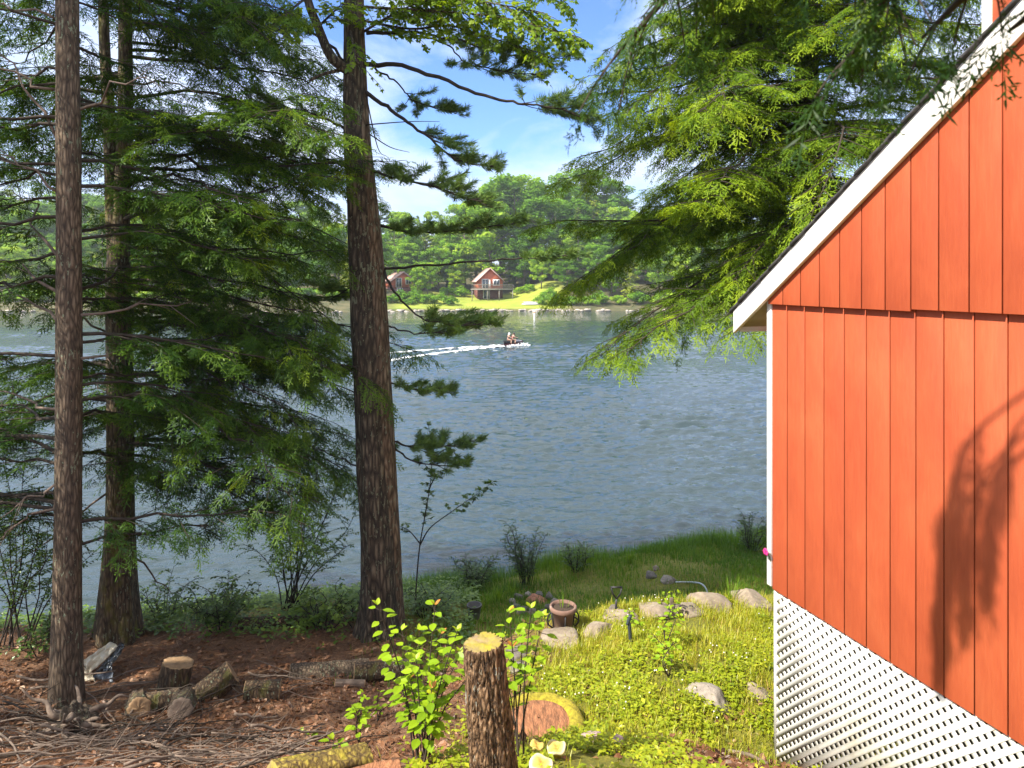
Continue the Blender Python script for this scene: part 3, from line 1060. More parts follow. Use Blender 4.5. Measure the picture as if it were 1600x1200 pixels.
def conifer(name, label, cat, group, base, top_pts, radii, bark, leaf, branches, seed, size=1.0, dens=1.0, tint0=.35, keep=None, flare=0.35, extra=None, hang=.24, ph=0.0):
    """thing > trunk, branches, crown"""
    r = np.random.default_rng(seed)
    root = thing(name, base, label, cat, group)
    tp = spline(top_pts, 14)
    tr = np.interp(np.linspace(0, 1, len(tp)), np.linspace(0, 1, len(radii)), radii)
    mb = MB().tube(tp, tr, 26, rough=.10, seed=seed, nscale=(3.5, 3.5, .9), flare=flare_fn(flare, 5, ph))
    if extra:
        for P, R in extra:
            mb.tube(spline(P, 10), np.interp(np.linspace(0, 1, (len(P) - 1) * 10 + 1), np.linspace(0, 1, len(R)), R), 18, rough=.08, seed=seed + 3)
    mb.build('trunk', bark, root, smooth=True)
    tubes, sp = MB(), Sprays()
    for (z, az, L, pitch, droop) in branches(r):
        i = np.interp(z, tp[:, 2], np.arange(len(tp)))
        p0 = np.array([np.interp(i, np.arange(len(tp)), tp[:, k]) for k in range(3)])
        hemlock_branch(tubes, sp, p0, az, L, pitch, droop, r, dens, size, tint0, hang=hang)
    tubes.build('branches', M['twig'], root, smooth=True)
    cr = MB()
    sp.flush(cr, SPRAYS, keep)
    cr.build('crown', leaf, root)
    return root


def whorls(z0, z1, n, Lf, az0=0, az1=360, pitch=(.05, .25), droop=(.2, .45), bias=None, top=0):
    def f(r):
        out = [(r.uniform(11.6, 15.5), math.radians(r.uniform(190, 268)), r.uniform(1.9, 2.6), .15, .2) for _ in range(top)]
        for i in range(n):
            z = z0 + (z1 - z0) * (i + r.random()) / n
            az = math.radians(r.uniform(az0, az1))
            if bias is not None and r.random() < bias[1]:
                az = math.radians(r.normal(bias[0], bias[2]))
            out.append((z, az, Lf(z, az) * r.uniform(.75, 1.1), r.uniform(*pitch), r.uniform(*droop)))
        return out
    return f


# ------------------------------------------------------------------ the near trees
b1 = on_ground(104, 1100)
b2 = on_ground(183, 998)
b3 = on_ground(592, 985)
print('bases', b1, b2, b3)


def col(px_list, Y, base):
    """trunk axis through image columns at depth Y"""
    P = [np.array([(px - 800) / FPX * Y, Y, CAM_Z - (py - HOR) / FPX * Y]) for px, py in px_list]
    P[0] = np.array([P[0][0], Y, base[2] - 0.15])
    return P


Y1, Y2, Y3 = b1[1], b2[1], b3[1]
conifer('hemlock_tree', 'straight brown trunked hemlock standing nearest on the left bank', 'tree', 'hemlocks on the bank', b1,
        col([(104, 1100), (106, 800), (108, 500), (107, 250), (105, 0), (103, -500), (102, -1000)], Y1, b1),
        [.150, .140, .133, .128, .120, .09, .05], M['bark_brown'], M['hemlock'],
        whorls(3.2, 15.5, 84, lambda z, az: (2.7 if z < 9 else 2.2) * (1.0 if math.cos(az) < .2 else .9), 20, 200, (-.02, .25), (.15, .40), None, 26),
        21, size=.95, dens=.95, tint0=.40, flare=.30)

r2s = np.array([.205, .20, .185, .165])
lowstem = col([(183, 998), (187, 800), (187, 600), (185, 430), (190, 330), (196, 150), (196, 0), (196, -500), (195, -900)], Y2, b2)
forkL = [at(183, 440, Y2), at(176, 340, Y2), at(171, 200, Y2 + .05), at(163, 60, Y2 + .1), at(158, -150, Y2 + .15), at(152, -500, Y2 + .2)]
conifer('hemlock_tree', 'moss flecked hemlock forking into two stems, by the tarp on the left', 'tree', 'hemlocks on the bank', b2,
        lowstem, [.195, .178, .175, .168, .112, .10, .09, .06, .03], M['bark_moss'], M['hemlock'],
        lambda r: whorls(3.6, 15.5, 96, lambda z, az: float(np.interp(z, [3.4, 5, 9.5, 10, 15], [2.6, 3.9, 3.9, 3.0, 2.4])), -38, 215, (-.06, .26), (.16, .42), (5, .55, 28))(r) + [(8.6, -.40, 4.3, .02, .10), (8.2, -.36, 4.0, .05, .12), (8.9, -.45, 3.9, .0, .10)] + [(r.uniform(4.0, 5.7), math.radians(r.uniform(-24, 42)), r.uniform(2.7, 3.8), r.uniform(.0, .15), r.uniform(.28, .42)) for _ in range(13)],
        22, size=1.0, dens=.92, tint0=.44, flare=.75, extra=[(forkL, [.105, .095, .085, .075, .06, .035])], ph=1.2)

# bare dead twigs on the two trunks
for (tree, Yt, pxc, lst) in ((bpy.data.objects['hemlock_tree'], Y1, 106, [(88, 140, -40, 95), (88, 215, -30, 40), (90, 300, -20, 225), (88, 455, 0, 405), (88, 500, -10, 440), (90, 640, -30, 610), (126, 560, 250, 545), (126, 492, 300, 470), (124, 745, 0, 810), (88, 780, -20, 860), (126, 170, 230, 120), (88, 30, -40, 5), (90, 400, 20, 300)]),
                         (bpy.data.objects['hemlock_tree.001'], Y2, 188, [(205, 590, 370, 600), (205, 280, 350, 240), (205, 700, 300, 690), (168, 770, 20, 880), (206, 850, 270, 930), (206, 130, 350, 150), (206, 330, 330, 300), (170, 520, 60, 480), (205, 440, 420, 520)])):
    for (x0, y0, x1, y1) in lst:
        a, b = at(x0, y0, Yt), at(x1, y1, Yt + RNG.uniform(-.5, .9))
        P = a + (b - a) * np.linspace(0, 1, 7)[:, None]
        P[1:-1] += RNG.normal(0, .045, (5, 3))
        P[:, 2] += .12 * np.sin(np.linspace(0, math.pi, 7)) * RNG.uniform(-.5, 1)
        db = MB().tube(P, np.linspace(.019, .005, 7), 6)
        for k in range(3):
            q, tg, _ = along(P, [RNG.uniform(.3, .95)])
            d = rot_z(tg[0], RNG.choice([-1, 1]) * RNG.uniform(.5, 1.0)) + np.array([0, 0, RNG.uniform(-.6, .3)])
            db.tube(q[0] + nrm(d) * np.linspace(0, RNG.uniform(.2, .6), 4)[:, None], np.linspace(.006, .002, 4), 4)
        db.build('dead_branch', M['deadwood'], tree, smooth=True)

# the big double trunk in the middle: a maple and a white pine grown together
TP = 0.0
pine = thing('pine_tree', b3 + np.array([.12, .06, 0]), 'tall white pine with tiered horizontal boughs over the water', 'tree')
maple = thing('maple_tree', b3, 'thick dark trunked maple fused to the pine, its limb bending left', 'tree')
mp = [at(590, 1000, Y3), at(592, 900, Y3), at(584, 700, Y3), at(574, 500, Y3), at(566, 350, Y3), at(556, 220, Y3), at(553, 110, Y3), at(549, 20, Y3 + .02), at(545, -150, Y3 + .05)]
mp[0][2] = b3[2] - .25
tpm = spline(mp, 18)
MB().tube(tpm, np.interp(np.linspace(0, 1, len(tpm)), [0, .12, .35, .55, .7, .82, .92, 1], [.29, .265, .245, .205, .165, .125, .10, .08]), 36, rough=.16, seed=31, nscale=(3.2, 3.2, .7), flare=flare_fn(.45, 6, .5, .05)).build('trunk', M['bark_grey'], maple, smooth=True)
pp = [at(608, 1000, Y3 + .10), at(607, 900, Y3 + .06), at(598, 700, Y3), at(588, 500, Y3 - .03), at(577, 350, Y3 - .03), at(566, 220, Y3 - .02), at(561, 100, Y3 + .05), at(560, 0, Y3 + .08), at(562, -300, Y3 + .1), at(563, -800, Y3 + .1)]
pp[0][2] = b3[2] - .25
tpp = spline(pp, 18)
MB().tube(tpp, np.interp(np.linspace(0, 1, len(tpp)), [0, .1, .3, .42, .5, .6, .7, 1], [.20, .185, .17, .16, .135, .115, .10, .03]), 30, rough=.15, seed=33, nscale=(3, 3, .6), flare=flare_fn(.35, 4, 2.0, .05)).build('trunk', M['bark_strip'], pine, smooth=True)

pine_tubes, pine_sp = MB(), Sprays()


def pine_bough(pts, Ys, foliage, wide=.5, r0=.035, dens=1.0, tint0=.70, lift=.05):
    """a limb through image points at depths Ys, plumes of needles from fraction foliage on"""
    r = RNG
    P = spline([at(px, py, Yv) for (px, py), Yv in zip(pts, Ys)], 6)
    P[1:-1] += r.normal(0, .012, (len(P) - 2, 3))
    _, _, L = along(P, [0])
    pine_tubes.tube(P, np.linspace(r0 * .8, .005, len(P)), 7, cap=False, rough=.1, seed=int(r.integers(99)))
    n = int(L * (1 - foliage) * 16 * dens) + 4
    for i in range(n):
        u = foliage + (1 - foliage) * (i + r.random()) / n
        p, tg, _ = along(P, [u])
        p, tg = p[0], tg[0]
        l2 = 1.3 * wide * (1 - .55 * ((u - foliage) / (1 - foliage + .01)) ** 2) * r.uniform(.55, 1.25)
        d = rot_z(tg, r.choice([-1, 1]) * math.radians(r.uniform(25, 80)))
        d[2] = tg[2] * .5 + r.uniform(-.14, .30)
        d = nrm(d)
        tt = np.linspace(0, 1, 5)
        P2 = p + d * (l2 * tt)[:, None]
        P2[:, 2] += r.uniform(0, .25) * l2 * tt ** 2
        pine_tubes.tube(P2, np.linspace(.007, .003, 5), 4, cap=False)
        k = max(3, int(l2 / .055))
        for j in range(k):
            v = .38 + .62 * (j + .9) / k
            q, tq, _ = along(P2, [min(v, 1)])
            x = rot_z(tq[0], r.normal(0, .5)) + np.array([0, 0, r.uniform(-.1, .45)])
            pine_sp.put(q[0] + r.normal(0, .015, 3), x, np.array([0.01, 0, 1]), r.uniform(.85, 1.25), tint0 + r.normal(0, .16))


Y = Y3
pine_bough([(570, 100), (640, 106), (730, 140), (800, 160), (850, 165), (930, 188)], [Y, Y - .3, Y - .6, Y - .8, Y - .9, Y - 1.0], .70, .50, .048)
pine_bough([(570, 143), (620, 180), (670, 215), (710, 248), (782, 264)], [Y, Y - .2, Y - .4, Y - .5, Y - .6], .42, .46, .042)
pine_bough([(572, 52), (650, 52), (710, 62), (780, 82), (890, 92)], [Y, Y + .2, Y + .3, Y + .4, Y + .5], .34, .48, .035)
pine_bough([(650, 55), (700, 72), (740, 102), (845, 118)], [Y + .2, Y, Y - .2, Y - .4], .42, .42, .02)
pine_bough([(585, 105), (620, 130), (650, 158), (712, 178)], [Y, Y + .3, Y + .5, Y + .6], .42, .40, .022)
pine_bough([(580, 268), (640, 282), (700, 298), (760, 322)], [Y, Y - .4, Y - .7, Y - .9], .25, .46, .028)
pine_bough([(590, 352), (660, 362), (750, 356), (826, 346)], [Y, Y - .2, Y - .4, Y - .5], .12, .38, .030)
pine_bough([(598, 420), (700, 411), (800, 405), (900, 400)], [Y, Y - .5, Y - .8, Y - 1.0], .72, .28, .026, .7)
pine_bough([(600, 420), (612, 450), (650, 490), (700, 508), (768, 505)], [Y, Y - .4, Y - .7, Y - .8, Y - .9], .52, .42, .026, 1.2)
pine_bough([(604, 508), (640, 520), (690, 520), (748, 512)], [Y, Y - .2, Y - .3, Y - .4], .35, .36, .018)
pine_bough([(610, 598), (640, 606), (694, 614)], [Y, Y - .2, Y - .3], .15, .34, .018, 1.2)
pine_bough([(612, 690), (660, 700), (736, 690)], [Y, Y + .3, Y + .5], .12, .36, .022, 1.2)
pine_bough([(615, 700), (660, 725), (732, 728)], [Y, Y + .4, Y + .7], .40, .34, .02)
pine_bough([(546, 205), (500, 182), (440, 172), (380, 175)], [Y, Y + .3, Y + .5, Y + .7], .35, .5, .03)
pine_bough([(556, 262), (490, 240), (430, 228)], [Y, Y + .3, Y + .5], .4, .4, .022)
pine_bough([(560, 120), (500, 60), (430, 35), (350, 30)], [Y, Y + .4, Y + .8, Y + 1.2], .35, .5, .035)
pine_bough([(560, -10), (500, -60), (380, -80)], [Y, Y, Y], .3, .7, .03)
pine_bough([(562, -20), (660, -60), (760, -70)], [Y, Y, Y], .3, .7, .03)
pine_bough([(575, 420), (540, 455), (505, 470)], [Y, Y + .5, Y + .9], .3, .4, .02)
pine_bough([(580, 560), (520, 590), (470, 600)], [Y, Y + .4, Y + .7], .3, .4, .02)
pine_bough([(592, 745), (540, 720), (490, 700), (450, 690)], [Y, Y + .2, Y + .4, Y + .6], .7, .3, .02)
# upper crown above the frame
for k in range(30):
    py = -340 - 16 * k
    sg = 1 if k % 2 else -1
    a = RNG.uniform(-.9, .9)
    ln = 340 * (1 - k / 65)
    pine_bough([(562, py), (562 + sg * ln * .5, py - 10), (562 + sg * ln, py + 40)], [Y, Y + a * 1.2, Y + a * 2.4], .3, .75, .03, .75)
# fine bare twigs
for (a, b, c) in (((572, 150), (590, 230), (605, 245)), ((572, 195), (640, 190), (687, 190)), ((578, 210), (610, 230), (640, 238))):
    pine_tubes.tube(spline([at(*a, Y - .1), at(*b, Y - .3), at(*c, Y - .4)], 5), np.linspace(.011, .003, 11), 5)
pine_tubes.build('branches', M['twig_dark'], pine, smooth=True)
pc = MB()
pine_sp.flush(pc, TUFTS)
pc.build('crown', M['pine'], pine)

# maple limb and leaves
ml = MB()
limb = spline([at(552, 112, Y3 - .05), at(535, 104, Y3 - .2), at(515, 84, Y3 - .3), at(497, 42, Y3 - .35), at(480, -5, Y3 - .4), at(470, -90, Y3 - .4)], 8)
ml.tube(limb, np.linspace(.085, .05, len(limb)), 14, rough=.1, seed=4)
ml.tube(spline([at(538, 108, Y3 - .1), at(505, 116, Y3 - .3), at(484, 126, Y3 - .4)], 5), np.linspace(.03, .018, 11), 9, rough=.1, seed=6)
lp = Sprays()


def leafy_branch(mb, sp, pts, Ys, foliage, spread, nleaf, size, r0=.02, tint0=.5, hang=.3):
    r = RNG
    P = spline([at(px, py, Yv) for (px, py), Yv in zip(pts, Ys)], 6)
    mb.tube(P, np.linspace(r0, .005, len(P)), 6, cap=False)
    nt_ = max(3, nleaf // 9)
    for i in range(nt_):
        u = foliage + (1 - foliage) * (i + r.random()) / nt_
        p, tg, _ = along(P, [u])
        d = nrm(rot_z(tg[0], r.uniform(-1.6, 1.6)) + np.array([0, 0, r.uniform(-.5, .4)]))
        l2 = spread * r.uniform(.4, 1.1)
        P2 = p[0] + d * (l2 * np.linspace(0, 1, 4))[:, None] + np.array([0, 0, -1]) * (hang * .4 * l2 * np.linspace(0, 1, 4) ** 2)[:, None]
        mb.tube(P2, np.linspace(.006, .002, 4), 4, cap=False)
        for j in range(9):
            v = .15 + .85 * (j + r.random()) / 9
            q, tq, _ = along(P2, [v])
            x = rot_z(tq[0], (1 if j % 2 else -1) * r.uniform(.4, 1.3)) + np.array([0, 0, r.uniform(-hang * 1.6, .1)])
            sp.put(q[0] + nrm(x) * .03, x, np.array([r.normal(0, .35), r.normal(0, .35), 1]), size * r.uniform(.65, 1.15), tint0 + r.normal(0, .2))


Yb = Y3 - 1.1
for pts, n in (([(556, 10), (640, 15), (720, 20), (800, 30), (905, 58)], 420), ([(556, 30), (640, 45), (700, 40), (770, 60), (850, 85)], 260), ([(560, -30), (650, -12), (740, 0), (840, 18)], 420), ([(560, -60), (680, -60), (800, -30), (880, 0)], 380),
               ([(552, 60), (600, 30), (640, 10), (700, -10)], 240), ([(480, -5), (450, 20), (430, 45)], 110), ([(497, 42), (520, 20), (535, 5)], 110), ([(545, 40), (552, 70), (556, 95)], 40),
               ([(560, -120), (660, -140), (800, -130)], 260), ([(470, -90), (400, -100), (340, -80)], 200)):
    leafy_branch(ml, lp, pts, np.linspace(Y3, Yb, len(pts)) + RNG.uniform(-.3, .3), .12, .50, int(n * 2.2), .080, .022, .5)
ml.build('branches', M['bark_grey'], maple, smooth=True)
mc = MB()
lp.flush(mc, [(MAPLE, np.zeros(len(MAPLE)))])
mc.build('crown', M['maple'], maple)

# hemlock beyond the cottage corner
Yh = 11.6
hx = (1264 - 800) / FPX * Yh
hb = gpt(hx, Yh)
conifer('hemlock_tree', 'sunlit yellow green hemlock drooping over the water behind the cottage corner', 'tree', 'hemlocks on the bank', hb,
        [hb - np.array([0, 0, .2]), np.array([hx, Yh, 5]), np.array([hx + .05, Yh, 8]), np.array([hx - .02, Yh, 12]), np.array([hx, Yh, 17.5])],
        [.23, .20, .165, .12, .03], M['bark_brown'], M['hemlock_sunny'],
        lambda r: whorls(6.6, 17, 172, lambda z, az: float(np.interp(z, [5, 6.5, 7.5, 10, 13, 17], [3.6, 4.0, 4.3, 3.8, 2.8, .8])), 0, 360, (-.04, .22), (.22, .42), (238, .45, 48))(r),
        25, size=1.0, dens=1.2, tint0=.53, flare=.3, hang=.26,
        keep=lambda p: ~((((p[:, :2] - CC) @ NV[:2]) < 0.25) & (((p[:, :2] - CC) @ U[:2]) > -0.6) & (p[:, 2] < 9.8)))
hem3 = bpy.data.objects['hemlock_tree.002']
second = spline([at(1248, 300, Yh + .3), at(1252, 150, Yh + .3), at(1246, -60, Yh + .3), at(1244, -300, Yh + .3)], 8)
MB().tube(np.vstack([np.array([hx - .05, Yh + .1, 5.5]), second]), np.linspace(.13, .05, len(second) + 1), 14, rough=.1, seed=9).build('second_stem', M['bark_brown'], hem3, smooth=True)
# ------------------------------------------------------------------ trees outside the frame whose shade falls on the bank
def shade_tree(x, y, z0, z1, rad, n, seed, label, size=1.5):
    b = gpt(x, y)
    conifer('hemlock_tree', label, 'tree', 'hemlocks on the bank', b,
            [b - np.array([0, 0, .2]), np.array([x, y, z0]), np.array([x, y, z1])], [.22, .18, .03], M['bark_brown'], M['hemlock'],
            whorls(z0, z1, n, lambda z, az: rad * float(np.interp(z, [z0, z0 + 1.5, z1], [.8, 1.0, .25])), 0, 360, (-.02, .2), (.15, .4)),
            seed, size=size * .8, dens=.55, tint0=.35)


shade_tree(-10.6, 4.4, 8.8, 17.5, 2.3, 15, 41, 'hemlock shading the left bank from beyond the edge of the view')
shade_tree(-13.2, 1.4, 9.5, 19.0, 2.4, 16, 42, 'hemlock upslope of the left bank, farther from the water')
shade_tree(-11.4, 8.2, 9.5, 18.0, 2.2, 16, 43, 'thin hemlock at the water left of the view')


# bough hanging into the top of the view from a hemlock beside the camera
ob = gpt(2.4, -0.9)
over = thing('hemlock_tree', ob, 'hemlock beside the viewer, its boughs hanging across the top of the view', 'tree', 'hemlocks on the bank')
MB().tube(spline([ob - np.array([0, 0, .2]), np.array([2.4, -.9, 7.5]), np.array([2.35, -.9, 13])], 10), np.linspace(.19, .05, 21), 20, rough=.1, seed=3, flare=flare_fn(.3)).build('trunk', M['bark_brown'], over, smooth=True)
ot, osp = MB(), Sprays()
rr = np.random.default_rng(77)


def hang_bough(P, n, size, l2m, tint0=.3, u0=.35):
    P = spline(P, 6)
    ot.tube(P, np.linspace(.022, .004, len(P)), 6, cap=False)
    for i in range(n):
        u = u0 + (1 - u0) * (i + rr.random()) / n
        p, tg, _ = along(P, [u])
        d = nrm(rot_z(tg[0], (1 if i % 2 else -1) * rr.uniform(.4, 1.2)) + np.array([0, 0, rr.uniform(-.45, .05)]))
        l2 = l2m * rr.uniform(.4, 1)
        P2 = p[0] + d * (l2 * np.linspace(0, 1, 4))[:, None]
        P2[:, 2] -= .3 * l2 * np.linspace(0, 1, 4) ** 2
        ot.tube(P2, np.linspace(.004, .002, 4), 4, cap=False)
        for v in np.linspace(.25, 1, max(2, int(l2 / .09))):
            q, tq, _ = along(P2, [v])
            x = rot_z(tq[0], rr.choice([-1, 1]) * rr.uniform(.2, .8)) + np.array([0, 0, rr.uniform(-.5, .0)])
            osp.put(q[0], x, np.array([rr.normal(0, .3), rr.normal(0, .3), 1]), size * rr.uniform(.6, 1.1), tint0 + rr.normal(0, .1))


hang_bough([np.array([2.4, -.9, 8.6]), at(1250, -330, 1.5), at(1110, -90, 1.9), at(1020, 20, 2.1), at(965, 85, 2.15)], 58, .58, .23)
hang_bough([np.array([2.4, -.9, 8.4]), at(1500, -330, 1.4), at(1400, -40, 1.6), at(1350, 60, 1.75), at(1320, 95, 1.8)], 58, .55, .22)
hang_bough([np.array([2.4, -.9, 8.2]), at(1600, -260, 1.4), at(1560, -70, 1.55), at(1490, 10, 1.65), at(1440, 60, 1.7)], 26, .50, .17)
hang_bough([np.array([2.4, -.9, 8.2]), at(1700, -260, 1.4), at(1650, -40, 1.5), at(1610, 20, 1.6), at(1575, 50, 1.65)], 16, .42, .13)
# the hanging bough whose shadow falls on the red wall
for (ex, ey, ez, nn, hh, l2) in ((-.02, 2.46, 7.75, 40, .55, .26), (.10, 2.34, 8.0, 26, .5, .24), (-.06, 2.40, 8.35, 22, .4, .2), (.10, 2.18, 8.3, 26, .5, .22)):
    ex, ey, ez = ex - .44, ey + .04, ez + .45
    hang_bough([np.array([2.4, -.9, 9.2]), np.array([1.2, .7, 10.1]), np.array([ex + .3, ey - .3, ez + hh + .45]), np.array([ex + .04, ey - .04, ez + hh]), np.array([ex, ey, ez])], nn, .78, l2, u0=.84)
for k in range(34):
    z = rr.uniform(9.0, 13)
    a = rr.uniform(-1.2, 1.6)
    L = rr.uniform(1.2, 2.2)
    p0 = np.array([2.4, -.9, z])
    hang_bough([p0, p0 + np.array([math.cos(a), math.sin(a), .1]) * L * .5, p0 + np.array([math.cos(a), math.sin(a), -.05]) * L], 8, .9, .5)
ot.build('branches', M['twig'], over, smooth=True)
oc = MB()
osp.flush(oc, SPRAYS)
oc.build('crown', M['hemlock'], over)

# ------------------------------------------------------------------ far shore: woods
def clump_pts(r, c, rad, n, shell=.55):
    d = nrm(r.normal(size=(n, 3)))
    return c + d * rad * (shell + (1 - shell) * r.random(n)[:, None]) * np.array([1, 1, .75]), d


def quad_leaf(p, d, s, r):
    n = len(p)
    nn = nrm(d + r.normal(0, .55, (n, 3)) + np.array([0, 0, .35]))
    a = nrm(np.cross(nn, r.normal(size=(n, 3))))
    b = np.cross(nn, a)
    s = s[:, None]
    return np.stack([p - a * s * .5, p + b * s * .36, p + a * s * .5, p - b * s * .36], 1)


def far_broadleaf(seed, H=1.0, wid=.27, low=.18):
    r = np.random.default_rng(seed)
    trunk = MB().tube([(0, 0, -.05), (0.01, 0, .3), (.015, .01, .7)], [.016, .013, .005], 7)
    for k in range(7):
        a = r.uniform(0, 6.28)
        z = r.uniform(.25, .6)
        trunk.tube([(0.01, 0, z), (.07 * math.cos(a), .07 * math.sin(a), z + .12), (.15 * math.cos(a), .15 * math.sin(a), z + .2)], [.008, .005, .002], 5)
    cr = MB()
    for k in range(80):
        z = low + (1 - low) * r.random() ** .8
        env = wid * math.sin(math.pi * min(1, max(0.06, (z - low + .06) / (1.1 - low)))) ** .6
        a, q = r.uniform(0, 6.28), math.sqrt(r.random())
        c = np.array([env * q * math.cos(a), env * q * math.sin(a), min(z, .95)])
        rad = r.uniform(.040, .085)
        p, d = clump_pts(r, c, rad, 130)
        cr.quads(quad_leaf(p, d, r.uniform(.017, .031, 130), r), .47 + r.normal(0, .13) + r.normal(0, .10, 130))
    return trunk, cr


def far_conifer(seed, wid=.17, low=.06):
    r = np.random.default_rng(seed)
    trunk = MB().tube([(0, 0, -.05), (0, 0, .5), (0, 0, .99)], [.014, .009, .002], 7)
    cr = MB()
    n = 120
    for k in range(n):
        z = low + (.98 - low) * (k + r.random()) / n
        L = wid * (1 - (z - low) / (1.0 - low)) ** .85 * r.uniform(.7, 1.15) + .012
        a = r.uniform(0, 6.28)
        m_ = int(22 + L * 260)
        u = r.random(m_) ** .7
        p = np.stack([np.cos(a) * L * u, np.sin(a) * L * u, z - .28 * L * u ** 1.3], -1)
        sp_ = np.array([-math.sin(a), math.cos(a), 0])
        p = p + sp_ * (r.normal(0, .3, m_) * L * (.25 + .5 * u * (1 - u) * 2))[:, None] + r.normal(0, .004, (m_, 3))
        d = np.repeat(np.array([[math.cos(a) * .5, math.sin(a) * .5, .9]]), m_, 0)
        cr.quads(quad_leaf(p, d, r.uniform(.012, .022, m_), r), .45 + r.normal(0, .09) + .22 * u + r.normal(0, .07, m_))
    return trunk, cr


def far_pine(seed):
    r = np.random.default_rng(seed)
    trunk = MB().tube([(0, 0, -.05), (.005, 0, .5), (0, .004, .97)], [.014, .010, .003], 7)
    cr = MB()
    for k in range(26):
        z = .30 + .68 * (k + r.random()) / 26
        L = (.17 if z < .8 else .17 * (1.02 - z) / .22) * r.uniform(.6, 1.15)
        a = r.uniform(0, 6.28)
        e = np.array([math.cos(a) * L, math.sin(a) * L, z + .02])
        trunk.tube([(0, 0, z - .02), e * np.array([.5, .5, 1]) - (0, 0, .01), e], [.004, .003, .001], 4, cap=False)
        for j in range(4):
            c = np.array([0, 0, z - .02]) * (1 - (.35 + .2 * j)) + e * (.35 + .2 * j)
            n = 90
            p, d = clump_pts(r, c, .036, n, .2)
            p[:, 2] = c[2] + (p[:, 2] - c[2]) * .5 + .005
            cr.quads(quad_leaf(p, d * .3 + np.array([0, 0, .6]), r.uniform(.010, .019, n), r), .42 + r.normal(0, .1) + r.normal(0, .08, n))
    return trunk, cr


def make_proto(kind, tr_cr, leafm):
    nm, lab, grp = kind
    root = thing(nm, (0, 0, 0), lab, 'tree', grp)
    tr_cr[0].build('trunk', M['far_trunk'], root)
    tr_cr[1].build('crown', leafm, root)
    return root


protos = {
    'b': [make_proto(('broadleaf_tree', 'x', 'x'), far_broadleaf(s, wid=wd, low=lo), M['far_broad']) for s, wd, lo in ((101, .27, .16), (102, .24, .10), (103, .31, .24))],
    'c': [make_proto(('conifer_tree', 'x', 'x'), far_conifer(s, wd), M['far_con']) for s, wd in ((111, .17), (112, .21))],
    'p': [make_proto(('pine_tree', 'x', 'x'), far_pine(s), M['far_con']) for s in (121, 122)],
}
used = set()
SKY = np.array([(-700, 300), (0, 305), (300, 315), (480, 318), (600, 330), (650, 336), (710, 334), (740, 308), (760, 284), (800, 276), (870, 284), (905, 270), (940, 276), (980, 320), (1050, 330), (1250, 330), (2200, 310)], float)


def far_tree(px, Yv, kind, h, label, group, wscale=1.0):
    x = (px - 800) / FPX * Yv
    z = float(far_z(np.array([x]), np.array([Yv]))[0])
    i = int(RNG.integers(len(protos[kind])))
    pr = protos[kind][i]
    o = pr if (kind, i) not in used else copy_tree(pr)
    used.add((kind, i))
    o.location = (x, Yv, z - .15)
    o.scale = (h * wscale, h * wscale, h)
    o.rotation_euler = (0, 0, RNG.uniform(0, 6.28))
    o['label'], o['group'] = label, group
    return o


LBL = {'b': ('round crowned broadleaf tree in the wood across the lake', 'broadleaf trees across the lake'),
       'c': ('pointed conifer in the wood across the lake', 'conifers across the lake'),
       'p': ('ragged pine standing in the wood across the lake', 'pines across the lake')}
# back rows set the skyline, front rows close the wood
for row, (Yv, step) in enumerate(((205, 26), (182, 28), (164, 31))):
    px = -240 - 11 * row
    while px < 1330:
        pxx = px + RNG.uniform(-9, 9)
        ysk = float(np.interp(pxx, SKY[:, 0], SKY[:, 1])) + (-6, 6, 24)[row] + RNG.uniform(-8, 14)
        x = (pxx - 800) / FPX * Yv
        z = float(far_z(np.array([x]), np.array([Yv]))[0])
        h = CAM_Z + (HOR - ysk) / FPX * Yv - z
        k = RNG.choice(['b', 'c', 'p'], p=[.50, .30, .20])
        far_tree(pxx, Yv + RNG.uniform(-5, 5), k, max(5.5, h), *LBL[k], wscale=(RNG.uniform(1.25, 1.65) if 735 < pxx < 985 else RNG.uniform(1.0, 1.4)) if h > 9 else 1.5)
        px += step * RNG.uniform(.8, 1.2) * (1.35 if 735 < pxx < 985 else 1)
px = -230
while px < 1330:
    if not 715 < px < 812:
        far_tree(px + RNG.uniform(-6, 6), 157 + RNG.uniform(-2, 2), 'b', RNG.uniform(9, 13), *LBL['b'], wscale=1.45)
    px += 27
